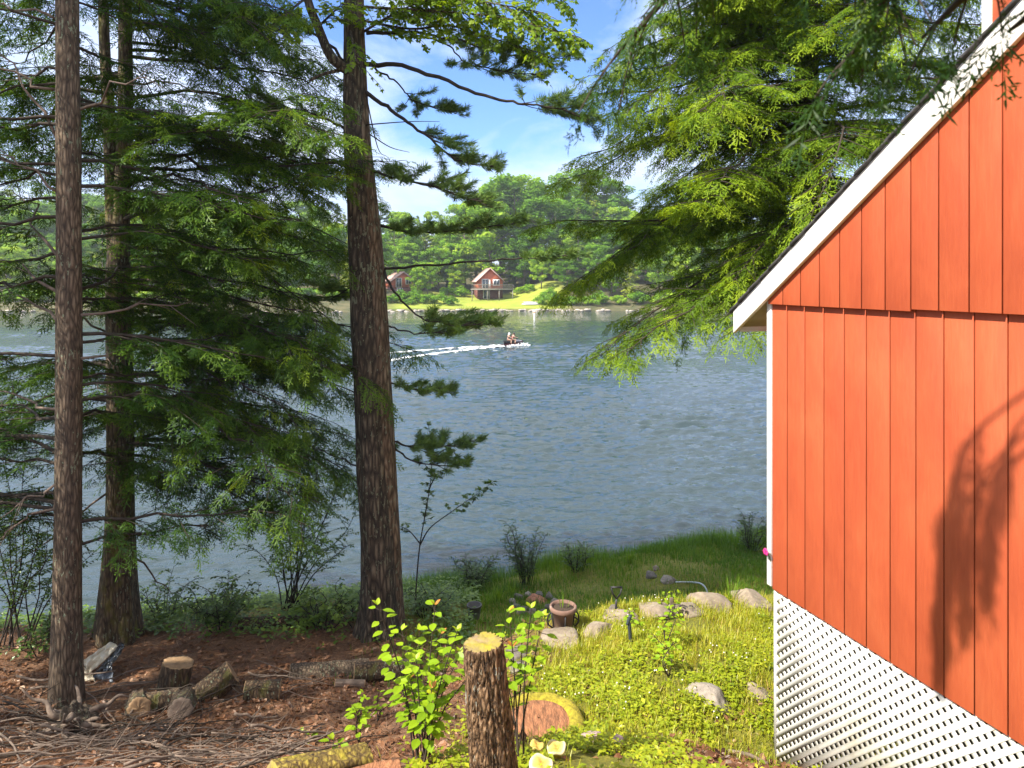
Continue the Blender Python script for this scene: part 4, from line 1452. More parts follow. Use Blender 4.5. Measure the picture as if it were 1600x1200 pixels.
# trees standing at the edge of the lawn and along the water
for px, Yv, k, h, ws in ((-180, 146, 'b', 13, 1.2), (-120, 143, 'c', 15, 1), (-60, 146, 'b', 12, 1.2), (10, 145, 'b', 11, 1.3), (60, 144, 'c', 14, 1), (110, 147, 'b', 13, 1.2), (160, 144, 'p', 16, 1.1), (215, 146, 'b', 12, 1.2), (265, 143, 'c', 14, 1.0),
                         (310, 145, 'b', 13, 1.2), (360, 147, 'b', 12, 1.3), (410, 144, 'c', 15, 1.0), (455, 146, 'b', 12, 1.2), (500, 145, 'b', 13, 1.1), (545, 144, 'c', 13, 1), (585, 147, 'b', 13, 1.1),
                         (652, 147, 'b', 6.5, 1.3), (668, 149, 'b', 7.5, 1.1), (640, 158, 'b', 10, 1.3), (672, 160, 'c', 10, 1.2), (700, 162, 'b', 9, 1.3), (728, 160, 'b', 10.5, 1.2), (712, 155, 'b', 7, 1.3),
                         (796, 160, 'c', 13, 1), (828, 158, 'b', 11, 1.1), (846, 149, 'b', 7.5, 1.2), (868, 156, 'c', 16, 1.0), (903, 150, 'c', 17.5, 1.05), (886, 147, 'b', 8, 1.3), (930, 148, 'b', 10, 1.2), (955, 146, 'b', 9, 1.2), (985, 145, 'c', 14, 1),
                         (1030, 147, 'b', 12, 1.2), (1075, 145, 'b', 12, 1.2), (1120, 147, 'c', 15, 1), (1180, 146, 'b', 13, 1.2), (1250, 147, 'b', 13, 1.2)):
    lab = {'b': 'bushy broadleaf tree at the open edge of the far wood near the water', 'c': 'yellowish conifer at the open edge of the far wood near the water', 'p': 'tall pine at the open edge of the far wood near the water'}[k]
    far_tree(px, Yv, k, h, lab, {'b': 'broadleaf trees at the edge of the far lawn', 'c': 'conifers at the edge of the far lawn', 'p': 'pines at the edge of the far lawn'}[k], ws)

# shrubs on the far bank
sb_ = []


def far_shrub(seed):
    r = np.random.default_rng(seed)
    cr = MB()
    for k in range(22):
        a, q = r.uniform(0, 6.28), math.sqrt(r.random())
        c = np.array([.42 * q * math.cos(a), .42 * q * math.sin(a), r.uniform(.15, .75 - .35 * q)])
        p, d = clump_pts(r, c, r.uniform(.12, .2), 50)
        cr.quads(quad_leaf(p, d, r.uniform(.06, .11, 50), r), .45 + r.normal(0, .12) + r.normal(0, .08, 50))
    return cr


shr = [tag(far_shrub(s).build('shrub', M['far_broad']), 'x', 'shrub', 'shrubs on the far bank') for s in (131, 132)]
first = [True, True]
for px, Yv, s, lab in [(625, 141, 3.4, 'l'), (646, 141.5, 3.6, 'l'), (668, 141, 3.4, 'l'), (690, 141.5, 3.2, 'l'), (706, 141, 2.6, 'l'), (612, 139.5, 2.6, 'l'), (640, 139, 2.2, 'l'),
                       (842, 141, 2.4, 'r'), (856, 140, 2.8, 'r'), (872, 140, 3.0, 'r'), (892, 139.5, 3.2, 'r'), (915, 139.5, 3.0, 'r'), (860, 143, 3.6, 'r'), (812, 152, 2.6, 'b'), (722, 152, 3.2, 'b'), (700, 153, 3.0, 'b'), (826, 150, 3, 'b'),
                       *[(p, 139.5 + (p * 7 % 5) * .4, 3.2 + (p * 13 % 7) * .25, 'w') for p in range(-200, 600, 31)], *[(p, 139.5 + (p * 7 % 5) * .4, 3.2 + (p * 13 % 7) * .25, 'w') for p in range(935, 1300, 31)]]:
    i = int(RNG.integers(2))
    o = shr[i] if first[i] else shr[i].copy()
    if not first[i]:
        COL.objects.link(o)
    first[i] = False
    x = (px - 800) / FPX * Yv
    o.location = (x, Yv, float(far_z(np.array([x]), np.array([Yv]))[0]) - .1)
    o.scale = (s * 1.3, s * 1.3, s)
    o.rotation_euler = (0, 0, RNG.uniform(0, 6.28))
    o['label'] = {'l': 'round green shrub on the lawn left of the far cabin', 'r': 'green shrub at the right edge of the far lawn', 'b': 'shrub behind the far cabin under the trees', 'w': 'shrub along the wooded part of the far shore'}[lab]
    o['group'] = {'l': 'shrubs left of the far cabin', 'r': 'shrubs right of the far lawn', 'b': 'shrubs behind the far cabin', 'w': 'shrubs along the far shore'}[lab]

# stones along the far waterline: too many to count
M['rock'] = rock_mat('grey_stone', (0.14, 0.115, 0.095), (0.36, 0.31, 0.26))
M['far_stone'] = plain_mat('pale_shore_stone', (0.38, 0.33, 0.28), 0.9, 0.4, 1.5)
fs = MB()
rs = np.random.default_rng(9)
xx = np.concatenate([rs.uniform(-27, 14, 170), rs.uniform(-130, -27, 110), rs.uniform(14, 60, 60)])
for x in xx:
    yv = float(far_shore_y(np.array([x]))[0]) + rs.uniform(-.5, .7)
    s = rs.uniform(.12, .62)
    u, v = np.meshgrid(np.linspace(0, 2 * math.pi, 7)[:-1], np.linspace(-1.2, 1.3, 4))
    pts = np.stack([np.cos(v) * np.cos(u), np.cos(v) * np.sin(u) * .8, np.sin(v) * .42], -1).reshape(-1, 3) * s * np.array([rs.uniform(.8, 1.7), 1, 1]) * (1 + rs.normal(0, .12, (24, 1)))
    idx = np.arange(24).reshape(4, 6)
    F = np.stack([idx[:-1], np.roll(idx[:-1], -1, 1), np.roll(idx[1:], -1, 1), idx[1:]], -1).reshape(-1, 4)
    fs.add(pts + (x, yv, rs.uniform(-.12, .28)), F, rs.random())
    fs.add((pts + (x, yv, 0))[18:24] * 1.0, [list(range(6))], .5) if False else None
tag(fs.build('shore_stones', M['far_stone'], smooth=True), 'band of pale stones along the far waterline', 'stones', kind='stuff')

# ------------------------------------------------------------------ far cabins
M['cabin'] = plain_mat('red_cabin_boards', (0.48, 0.115, 0.05), 0.7, 0.15, 2.0, stretch=(1, 1, .2))
M['cabin_low'] = plain_mat('dark_red_foundation', (0.13, 0.045, 0.035), 0.8, 0.2, 2.0)
M['cabin_roof'] = plain_mat('pinkish_shingles', (0.52, 0.34, 0.30), 0.85, 0.15, 4.0)
M['glass'] = plain_mat('window_glass', (0.05, 0.065, 0.08), 0.08, 0.2, 1.0, spec=.8)
M['wood_grey'] = plain_mat('weathered_wood', (0.22, 0.20, 0.17), 0.85, 0.2, 3.0)


def cabin(px, Yv, rot, wd, dp, z0, zdeck, zeave, zpeak, label, deck=True):
    cx = (px - 800) / FPX * Yv
    root = thing('lake_cabin', (cx, Yv, z0), label, 'cabin')
    c, s = math.cos(rot), math.sin(rot)
    ex, ey = np.array([c, s, 0]), np.array([-s, c, 0])      # along the gable, into the house
    O = np.array([cx, Yv, 0.0])
    W = lambda a, b, z: O + ex * a + ey * b + np.array([0, 0, z])
    h = wd / 2
    MB().prism([W(-h, 0, zdeck), W(h, 0, zdeck), W(h, 0, zeave), W(0, 0, zpeak), W(-h, 0, zeave)], ey * dp).build('wall', M['cabin'], root)
    MB().prism([W(-h, .06, z0 - .5), W(h, .06, z0 - .5), W(h, .06, zdeck - .01), W(-h, .06, zdeck - .01)], ey * dp).build('lower_wall', M['cabin_low'], root)
    sl = (zpeak - zeave) / h
    rm = MB()
    for sg in (-1, 1):
        e = h + .45
        rm.prism([W(0, -.45, zpeak + .06), W(sg * e, -.45, zeave - sl * .45 + .06), W(sg * e, -.45, zeave - sl * .45 + .22), W(0, -.45, zpeak + .24)], ey * (dp + .9))
    rm.build('roof', M['cabin_roof'], root)
    for a, b, zl, zh in ((-.32 * wd, -.08 * wd, zdeck + .1, zdeck + 2.05), (.12 * wd, .36 * wd, zdeck + .75, zdeck + 1.95)):
        wn = MB()
        wn.box(W((a + b) / 2, -.03, (zl + zh) / 2), (b - a + .16, .06, zh - zl + .16), np.stack([ex, ey, [0, 0, 1]], 1))
        wo_ = wn.build('window' if zl > zdeck + .5 else 'door', M['white'], root)
        g = MB()
        n = 2
        for k in range(n):
            a0, b0 = a + (b - a) * (k + .08) / n, a + (b - a) * (k + .92) / n
            g.box(W((a0 + b0) / 2, -.075, (zl + zh) / 2), (b0 - a0, .02, zh - zl - .1), np.stack([ex, ey, [0, 0, 1]], 1))
        g.build('pane', M['glass'], wo_, loc=root['_o'])
    g = MB()
    g.box(W(-.15 * wd, .02, z0 + 1.05), (.26 * wd, .10, 1.9), np.stack([ex, ey, [0, 0, 1]], 1))
    lo = g.build('door', M['white'], root)
    lo['label'] = 'pale patio door under the deck'
    g = MB()
    for k in (-1, 1):
        g.box(W(-.15 * wd + k * .06 * wd, -.045, z0 + 1.05), (.10 * wd, .02, 1.75), np.stack([ex, ey, [0, 0, 1]], 1))
    g.build('pane', M['glass'], lo, loc=root['_o'])
    if deck:
        d = MB()
        d.prism([W(-h - 1.6, -2.2, zdeck - .22), W(h + 2.0, -2.2, zdeck - .22), W(h + 2.0, -.0, zdeck - .22), W(-h - 1.6, -.0, zdeck - .22)], (0, 0, .2))
        dk = d.build('deck', M['wood_grey'], root)
        rl = MB()
        x0, x1 = -h - 1.55, h + 1.95
        for z in (zdeck + .9, zdeck + .1):
            rl.prism([W(x0, -2.17, z), W(x1, -2.17, z), W(x1, -2.17, z + .09), W(x0, -2.17, z + .09)], ey * .06)
        for a in np.linspace(x0, x1, 34):
            rl.prism([W(a, -2.16, zdeck), W(a + .04, -2.16, zdeck), W(a + .04, -2.16, zdeck + .92), W(a, -2.16, zdeck + .92)], ey * .04)
        rl.build('railing', M['wood_grey'], dk, loc=root['_o'])
        for a in (x0 + .1, -h * .3, h * .6, x1 - .1):
            zg = float(far_z(np.array([W(a, -2, 0)[0]]), np.array([W(a, -2, 0)[1]]))[0]) - .4
            MB().box(W(a, -2.05, (zg + zdeck - .22) / 2), (.16, .16, zdeck - .22 - zg), np.stack([ex, ey, [0, 0, 1]], 1)).build('post', M['wood_grey'], root)
        um = MB()
        um.lathe([(.02, 0), (.14, .1), (.18, .9), (.04, 1.6), (.001, 1.65)], 10, W(-.04 * wd, -1.0, zdeck + .45))
        um.tube([W(-.04 * wd, -1.0, zdeck - .01), W(-.04 * wd, -1.0, zdeck + .6)], .03, 6)
        tag(um.build('parasol', M['white']), 'white furled parasol on the deck of the far cabin', 'parasol')
    return root


cabin(766, 148.5, math.radians(10), 5.5, 8.0, 2.0, 4.25, 6.0, 8.55, 'red gabled cabin with a raised deck across the lake')
cabin(630, 152, math.radians(30), 5.2, 8.0, 2.4, 4.5, 6.0, 7.8, 'red cabin half hidden by pine boughs on the far bank', deck=False)

# upturned rowing boat on the far lawn
M['boat'] = plain_mat('grey_boat_hull', (0.42, 0.42, 0.42), 0.5, 0.1, 2)
bx, by = (829 - 800) / FPX * 140.5, 140.5
bz = float(far_z(np.array([bx]), np.array([by]))[0])
boat = thing('rowing_boat', (bx, by, bz), 'pale grey upturned rowing boat lying on the far lawn', 'boat')
u = np.linspace(-1, 1, 13)
rows = []
for a in np.linspace(0, math.pi, 9):
    hw = .62 * (1 - np.abs(u) ** 2.6) ** .7 + .02
    rows.append(np.stack([bx + u * 1.9, by + np.cos(a) * hw, bz + .05 + np.sin(a) * .55 * (1 - .35 * np.abs(u) ** 3) * (hw / .64) ** .5], -1))
MB().grid(np.array(rows)).build('hull', M['boat'], boat, smooth=True)
MB().box((bx, by, bz + .62), (3.2, .05, .06)).build('keel', M['white'], boat)

# buoys
M['buoy'] = plain_mat('white_buoy_plastic', (0.80, 0.80, 0.78), 0.4, 0.04, 3)
M['orange'] = plain_mat('orange_band', (0.7, 0.22, 0.04), 0.5, 0.05, 3)
bp = at(835, 497, 0)
Yb_ = CAM_Z * FPX / (499 - HOR)
xb = (835 - 800) / FPX * Yb_
sp_b = thing('marker_buoy', (xb, Yb_, 0), 'tall white pole shaped marker buoy floating off the far lawn', 'buoy')
MB().lathe([(.0, -.3), (.13, -.3), (.14, 0), (.12, .1), (.11, 1.35), (.09, 1.45), (.0, 1.47)], 14, (xb, Yb_, 0)).build('pole', M['buoy'], sp_b, smooth=True)
MB().lathe([(.115, 1.05), (.122, 1.05), (.122, 1.2), (.115, 1.2)], 14, (xb, Yb_, 0)).build('band', M['orange'], sp_b)
Yc_ = CAM_Z * FPX / (494 - HOR)
xc = (764.5 - 800) / FPX * Yc_
ball = thing('mooring_buoy', (xc, Yc_, 0), 'small round white mooring buoy in front of the far cabin', 'buoy')
MB().lathe([(.0, -.18), (.16, -.14), (.24, .02), (.24, .16), (.16, .3), (.05, .36), (.0, .37)], 16, (xc, Yc_, 0)).build('float', M['buoy'], ball, smooth=True)
MB().lathe([(.0, .36), (.04, .36), (.06, .42), (.04, .48), (.0, .48)], 10, (xc, Yc_, 0)).build('ring', M['shingle'], ball, smooth=True)
# ------------------------------------------------------------------ personal watercraft, riders, wake
M['hull_dark'] = plain_mat('dark_red_gelcoat', (0.03, 0.010, 0.014), 0.25, 0.1, 3)
M['hull_white'] = plain_mat('grey_gelcoat', (0.25, 0.24, 0.26), 0.3, 0.05, 3)
M['seat'] = plain_mat('black_seat_vinyl', (0.02, 0.02, 0.022), 0.5, 0.2, 6)
M['skin'] = plain_mat('skin', (0.52, 0.31, 0.22), 0.6, 0.06, 8)
M['hair_dark'] = plain_mat('dark_hair', (0.05, 0.03, 0.02), 0.7, 0.2, 30)
M['cap_white'] = plain_mat('white_cap_cloth', (0.78, 0.76, 0.72), 0.8, 0.05, 10)
M['vest_red'] = plain_mat('red_vest_cloth', (0.45, 0.03, 0.05), 0.8, 0.1, 10)
M['vest_black'] = plain_mat('black_vest_cloth', (0.03, 0.028, 0.03), 0.8, 0.1, 10)
M['eye'] = plain_mat('dark_eye', (0.02, 0.015, 0.01), 0.3, 0.1, 10)

JY = CAM_Z * FPX / (541 - HOR)
JX = (800 - 800) / FPX * JY
jh = math.radians(27)
JE, JS = np.array([math.cos(jh), math.sin(jh), 0]), np.array([-math.sin(jh), math.cos(jh), 0])
JL = lambda a, b, z: np.array([JX, JY, -.05]) + (JE * a + JS * b + np.array([0, 0, z])) * .78
ski = thing('jet_ski', (JX, JY, 0), 'dark jet ski carrying two riders and trailing a white wake', 'jet ski')


def loft(secs, mb, seg=12):
    """hull sections: (station, half width, keel z, deck z)"""
    rows = []
    for (a, hw, zk, zd, lift) in secs:
        row = []
        for t in np.linspace(0, 2 * math.pi, seg, endpoint=False):
            y = math.cos(t) * hw
            z = (zk + zd) / 2 + math.sin(t) * (zd - zk) / 2
            if math.sin(t) < 0:
                y *= 1 - .35 * abs(math.sin(t))
            row.append(JL(a, y, z + lift))
        rows.append(row)
    G = np.array(rows)
    k, s = G.shape[:2]
    idx = np.arange(k * s).reshape(k, s)
    F = np.stack([idx[:-1], np.roll(idx[:-1], -1, 1), np.roll(idx[1:], -1, 1), idx[1:]], -1).reshape(-1, 4)
    mb.add(G.reshape(-1, 3), F)
    mb.F.append(np.array([list(range(s))]) + mb.n - len(G.reshape(-1, 3)))
    mb.T.append(np.full(1, .5))
    mb.F.append(np.array([list(range((k - 1) * s, k * s))[::-1]]) + mb.n - len(G.reshape(-1, 3)))
    mb.T.append(np.full(1, .5))


h_ = MB()
loft([(-1.35, .50, -.12, .38, 0), (-1.0, .56, -.2, .42, 0), (0, .58, -.2, .46, .02), (.7, .50, -.12, .55, .06), (1.2, .30, .05, .60, .12), (1.5, .08, .28, .56, .16)], h_)
h_.build('hull', M['hull_dark'], ski, smooth=True)
h_ = MB()
loft([(.15, .30, .45, .78, 0), (.55, .34, .45, .92, 0), (.95, .26, .5, .82, 0), (1.3, .12, .55, .70, .03)], h_)
h_.build('hood', M['hull_white'], ski, smooth=True)
h_ = MB()
loft([(-1.15, .16, .40, .80, 0), (-.6, .19, .40, .84, 0), (0, .18, .40, .80, 0), (.25, .15, .42, .82, 0)], h_)
h_.build('seat', M['seat'], ski, smooth=True)
hb_ = MB()
hb_.tube([JL(.50, -.36, 1.10), JL(.60, -.1, 1.06), JL(.60, .1, 1.06), JL(.50, .36, 1.10)], .022, 8)
hb_.tube([JL(.75, 0, .86), JL(.60, 0, 1.06)], .04, 8)
hb_.build('handlebar', M['seat'], ski)


def rider(aft, lean, vest_m, hair_m, label, reach, cap=False):
    """a seated figure grown from a jointed skeleton"""
    root_p = JL(aft, 0, .90)
    L = lambda a, b, z: JL(aft + a, b, .90 + z) - root_p
    vs, es, rad = [], [], []

    def v(p, r, par=None):
        vs.append(tuple(p)); rad.append(r)
        if par is not None:
            es.append((par, len(vs) - 1))
        return len(vs) - 1
    pel = v(L(0, 0, 0), .14)
    wai = v(L(.05 * lean, 0, .16), .125, pel)
    che = v(L(.14 * lean, 0, .36), .155, wai)
    nec = v(L(.20 * lean, 0, .52), .055, che)
    jaw = v(L(.26 * lean, 0, .60), .070, nec)
    hea = v(L(.28 * lean, 0, .70), .095, jaw)
    v(L(.28 * lean, 0, .77), .07, hea)
    v(L(.28 * lean + .10, 0, .655), .018, jaw)
    for s in (-1, 1):
        sh = v(L(.15 * lean, s * .19, .45), .06, che)
        el = v(L(.15 * lean + reach * .45, s * .30, .24), .045, sh)
        wr = v(L(.15 * lean + reach, s * .30, .22), .030, el)
        pa = v(L(.15 * lean + reach + .07, s * .30, .21), .035, wr)
        for k in range(4):
            f1 = v(L(.15 * lean + reach + .13, s * (.27 + .02 * k), .20 - .004 * k), .011, pa)
            v(L(.15 * lean + reach + .15 - .005 * (k % 3), s * (.27 + .02 * k), .16), .009, f1)
        v(L(.15 * lean + reach + .09, s * .25, .19), .011, pa)
        hi = v(L(.03, s * .14, -.02), .10, pel)
        kn = v(L(.42, s * .30, -.06), .07, hi)
        an = v(L(.30, s * .34, -.42), .045, kn)
        v(L(.46, s * .35, -.46), .04, an)
    me = bpy.data.meshes.new('person')
    me.from_pydata(vs, es, [])
    o = bpy.data.objects.new('person', me)
    COL.objects.link(o)
    o.location = [float(x) for x in root_p]
    sk = o.modifiers.new('skin', 'SKIN')
    sk.use_smooth_shade = True
    for i, r in enumerate(rad):
        me.skin_vertices[0].data[i].radius = (r, r)
    me.skin_vertices[0].data[0].use_root = True
    ss = o.modifiers.new('smooth', 'SUBSURF')
    ss.levels = ss.render_levels = 1
    me.materials.append(M['skin'])
    tag(o, label, 'person', 'riders on the jet ski')
    o['_o'] = [float(x) for x in root_p]
    ve = MB()
    rows = []
    for (z, rx, ry, ax) in ((.02, .165, .175, .02), (.16, .155, .17, .05), (.34, .185, .21, .13), (.46, .15, .215, .17), (.50, .09, .12, .19)):
        rows.append([root_p + L(ax * lean + rx * math.cos(t), ry * math.sin(t), z) for t in np.linspace(0, 2 * math.pi, 14, endpoint=False)])
    G = np.array(rows)
    idx = np.arange(70).reshape(5, 14)
    ve.add(G.reshape(-1, 3), np.stack([idx[:-1], np.roll(idx[:-1], -1, 1), np.roll(idx[1:], -1, 1), idx[1:]], -1).reshape(-1, 4))
    ve.build('life_vest', vest_m, o, smooth=True)
    ha = MB()
    hc = root_p + L(.28 * lean, 0, .69)
    rows = []
    for z, r in ((-.02, .118), (.03, .120), (.08, .095), (.115, .05), (.125, .005)):
        rows.append([hc + JE * (r * math.cos(t) - .012) + JS * r * .9 * math.sin(t) + np.array([0, 0, z - (.05 if (math.cos(t) < 0 and z < 0) else 0)]) for t in np.linspace(0, 2 * math.pi, 12, endpoint=False)])
    G = np.array(rows)
    idx = np.arange(60).reshape(5, 12)
    ha.add(G.reshape(-1, 3), np.stack([idx[:-1], np.roll(idx[:-1], -1, 1), np.roll(idx[1:], -1, 1), idx[1:]], -1).reshape(-1, 4))
    if cap:
        ha.prism([hc + JE * (.10 + .09 * math.cos(t)) + JS * .08 * math.sin(t) + np.array([0, 0, .0]) for t in np.linspace(-1.6, 1.6, 8)], (0, 0, .012))
    ha.build('cap' if cap else 'hair', hair_m, o, smooth=True)
    ey = MB()
    for s in (-1, 1):
        c = hc + JE * .088 + JS * s * .035 + np.array([0, 0, -.015])
        ey.lathe([(.0, -.012), (.012, 0), (.0, .012)], 8, c)
    ey.build('eyes', M['eye'], o)
    return o


rider(-.05, 1.25, M['vest_red'], M['hair_dark'], 'person in a red vest steering the jet ski, leaning forward', .42)
rider(-.62, .9, M['vest_black'], M['cap_white'], 'person in a white cap riding behind on the jet ski', .36, True)


def foam_material():
    m, nt, out = mat('white_foam')
    ob = nt.n('ShaderNodeTexCoord').outputs['Object']
    a = nt.n('ShaderNodeAttribute', attribute_name='tint').outputs['Fac']
    n1 = nt.noise(nt.mapping(ob, (1, 1, 1), (0, 0, 0), (0, 0, -jh)), 2.6, 6, .7, .6)
    n1 = nt.noise(nt.mapping(nt.mapping(ob, (1, 1, 1), (0, 0, 0), (0, 0, -jh)), (.35, 1.6, 1)), 3.0, 6, .7, .5)
    f = nt.math('MULTIPLY', nt.math('SUBTRACT', nt.math('ADD', n1, nt.math('MULTIPLY', a, 1.0)), .82), 5, clamp=True)
    tr = nt.n('ShaderNodeBsdfTransparent')
    d = nt.n('ShaderNodeBsdfDiffuse', {'Color': (.80, .82, .84, 1)})
    mx = nt.n('ShaderNodeMixShader', {0: f, 1: tr.outputs[0], 2: d.outputs[0]})
    nt.link(mx.outputs[0], out.inputs[0])
    return m


M['foam'] = foam_material()
wk = MB()
ns, nc = 90, 26
rows, tn = [], np.zeros((ns - 1, nc - 1))
rw = np.random.default_rng(3)
for i in range(ns):
    a = -1.0 - 18.5 * (i / (ns - 1))
    d = -a - 1.0
    hw = .50 + .19 * d
    row = []
    for j in range(nc):
        b = -1 + 2 * j / (nc - 1)
        ridge = math.exp(-((abs(b) - .80) / .17) ** 2) + .55 * math.exp(-(b / .30) ** 2) * math.exp(-d / 4)
        zz_ = .012 + .20 * ridge * math.exp(-d / 6) * (.5 + rw.random())
        row.append(JL(a, b * hw - .016 * d * d, zz_))
        if i < ns - 1 and j < nc - 1:
            tn[i, j] = (.25 + .75 * ridge) * (.40 + .75 * math.exp(-d / 18)) * (1.0 if b < .1 else .9) + (.3 if d < 1.2 else 0)
    rows.append(row)
rows = np.array(rows)
rows[..., 2] += chop(rows[..., 0], rows[..., 1]) + .06
wk.grid(np.array(rows), tn.ravel())
tag(wk.build('wake', M['foam'], loc=(JX, JY, 0), smooth=True), 'white foaming wake spreading behind the jet ski', 'wake', kind='stuff')
spr = MB()
M['spray'] = plain_mat('spray_foam', (.82, .84, .86), 0.8, .04, 4)
for k in range(360):
    s = rw.uniform(0, 1)
    sd = rw.choice([-1, 1], p=[.75, .25])
    p = JL(1.35 - 2.1 * s + rw.normal(0, .12), sd * (.22 + .55 * s * .6 + abs(rw.normal(0, .14))), abs(rw.normal(.06, .13)) * (1.3 - s * .6))
    if rw.random() < .3:
        p = JL(1.5 + abs(rw.normal(0, .3)), rw.normal(-.25, .28), abs(rw.normal(.12, .14)))
    r_ = rw.uniform(.03, .085)
    spr.lathe([(0, -r_), (r_ * .8, -r_ * .5), (r_, .1 * r_), (r_ * .6, r_ * .75), (0, r_)], 6, p)
tag(spr.build('spray', M['spray'], smooth=True), 'white spray thrown up by the bow of the jet ski', 'spray', kind='stuff')

# ------------------------------------------------------------------ things on the bank
M['moss'] = plain_mat('yellow_moss', (0.30, 0.25, 0.02), 0.95, .45, 22, bump=.8)
M['needles'] = plain_mat('fallen_needles', (0.30, 0.13, 0.06), 0.95, .6, 45, bump=.8, stretch=(1, .25, 1))
M['cut_wood'] = plain_mat('cut_wood', (0.30, 0.19, 0.10), 0.85, .35, 14, bump=.3)
M['cut_grey'] = plain_mat('weathered_cut_wood', (0.22, 0.155, 0.09), 0.9, .4, 16, bump=.4, dirt=(0.31, 0.26, 0.02), dirt_amt=1.3)


M['bark_log'] = bark_mat('dark_log_bark', (0.020, 0.012, 0.007), (0.085, 0.052, 0.028), (0.19, 0.13, 0.075), lich_amt=0.3, moss=(0.11, 0.11, 0.02), moss_amt=0.12, scale=1.3)
M['bark_mosslog'] = bark_mat('moss_grown_bark', (0.06, 0.035, 0.012), (0.22, 0.15, 0.03), (0.38, 0.30, 0.05), lich_amt=0.0, moss=(0.34, 0.28, 0.02), moss_amt=.45, scale=1.2)


def cut_log(name, P, r, label, cat, bark, cut, group=None, rough=.12, seed=1, seg=40, rings=40, wedge=None, flare=None, cap_moss=None, inner=0.92):
    """a length of trunk: bark mantle and two sawn ends"""
    P = np.asarray(P, float)
    root = thing(name, P[0], label, cat, group)
    S = spline(P, max(2, rings // max(1, len(P) - 1)))
    rr_ = np.interp(np.linspace(0, 1, len(S)), np.linspace(0, 1, len(np.atleast_1d(r))), np.atleast_1d(r)) if np.ndim(r) else np.full(len(S), r)
    mb = MB().tube(S, rr_, seg, rough=rough, seed=seed, nscale=(4.5, 4.5, 2.0), cap=False, flare=flare)
    mb.build('bark', bark, root, smooth=True)
    V = mb.V[0].reshape(len(S), seg, 3)
    for row, ctr, sgn in ((V[0], S[0], -1), (V[-1], S[-1], 1)):
        ax = nrm(S[-1] - S[-2]) if sgn > 0 else nrm(S[1] - S[0])
        k = 6
        rows = []
        for q in range(k):
            f = (1.0, .97, .75, .5, .25, .02)[q]
            dz = (0, .006, .008, .007, .007, .006)[q]
            rows.append(ctr + (row - ctr) * f + ax * sgn * (dz + .003 * RNG.standard_normal((seg, 1)) * (q > 1)))
        G = np.array(rows)
        idx = np.arange(k * seg).reshape(k, seg)
        F = np.stack([idx[:-1], np.roll(idx[:-1], -1, 1), np.roll(idx[1:], -1, 1), idx[1:]], -1).reshape(-1, 4)
        MB().add(G.reshape(-1, 3), F).build('cut_end', cut, root, smooth=True)
    return root


# the post in the foreground: deeply furrowed bark, mossy sawn top
PY_ = 3.9
ptop = at(755, 1003, PY_)
pbase = at(773, 1215, PY_ + .04)
gb = gpt(pbase[0] + .02, PY_ + .05)
axis = nrm(ptop - pbase)
pb = pbase + axis * (gb[2] - .1 - pbase[2]) / axis[2]
post = thing('cut_post', gb, 'furrowed bark covered post with a mossy sawn top in the foreground', 'post')
seg, rings = 150, 260
Sx = pb + (ptop - pb) * np.linspace(0, 1, rings)[:, None]
u = nrm(np.cross(axis, [0, 1, 0])); v = np.cross(axis, u)
ang = np.linspace(0, 2 * math.pi, seg, endpoint=False)
ln = np.linalg.norm(ptop - pb)
AA, TT = np.meshgrid(ang, np.linspace(0, ln, rings))
warp = (fbm(np.stack([np.cos(AA) * 2, np.sin(AA) * 2, TT * 5], -1), 4, 3) - .5) * .9
A2 = AA + warp * .55
q1 = np.stack([np.cos(A2) * 7.0, np.sin(A2) * 7.0, TT * 6.5], -1)
rid = np.abs(fbm(q1, 11, 3) - .5) * 2
q2 = np.stack([np.cos(A2) * 13, np.sin(A2) * 13, TT * 14], -1)
rid2 = fbm(q2, 15, 3)
rad_ = np.interp(TT / ln, [0, .45, 1], [.143, .128, .110]) * (1 + .05 * np.sin(AA * 2 + 1) + .03 * np.sin(AA * 3))
rad_ = rad_ - .020 * np.exp(-(rid / .13) ** 2) + .010 * (rid2 - .5)
rad_[-3:] *= np.array([.995, .985, .95])[:, None]
V = Sx[:, None, :] + (np.cos(AA)[..., None] * u + np.sin(AA)[..., None] * v) * rad_[..., None]
idx = np.arange(seg * rings).reshape(rings, seg)
F = np.stack([idx[:-1], np.roll(idx[:-1], -1, 1), np.roll(idx[1:], -1, 1), idx[1:]], -1).reshape(-1, 4)
MB().add(V.reshape(-1, 3), F).build('bark', M['bark_post'], post, smooth=True)
k = 14
rows = []
for qk in range(k):
    f = 1 - qk / (k - 1) * .99
    base_r = ptop + (V[-1] - ptop) * f
    bump_ = (fbm(base_r * 22, 6, 3) - .45) * .022 * min(1, qk / 3)
    rows.append(base_r + axis * bump_[:, None])
G = np.array(rows)
idx = np.arange(k * seg).reshape(k, seg)
F = np.stack([idx[:-1], np.roll(idx[:-1], -1, 1), np.roll(idx[1:], -1, 1), idx[1:]], -1).reshape(-1, 4)
MB().add(G.reshape(-1, 3), F).build('cut_end', M['cut_grey'], post, smooth=True)

# flat mossy stump beside it
sc_ = on_ground(842, 1140)
stp = thing('tree_stump', sc_, 'low wide stump with a mossy rim and a top full of fallen needles', 'stump')


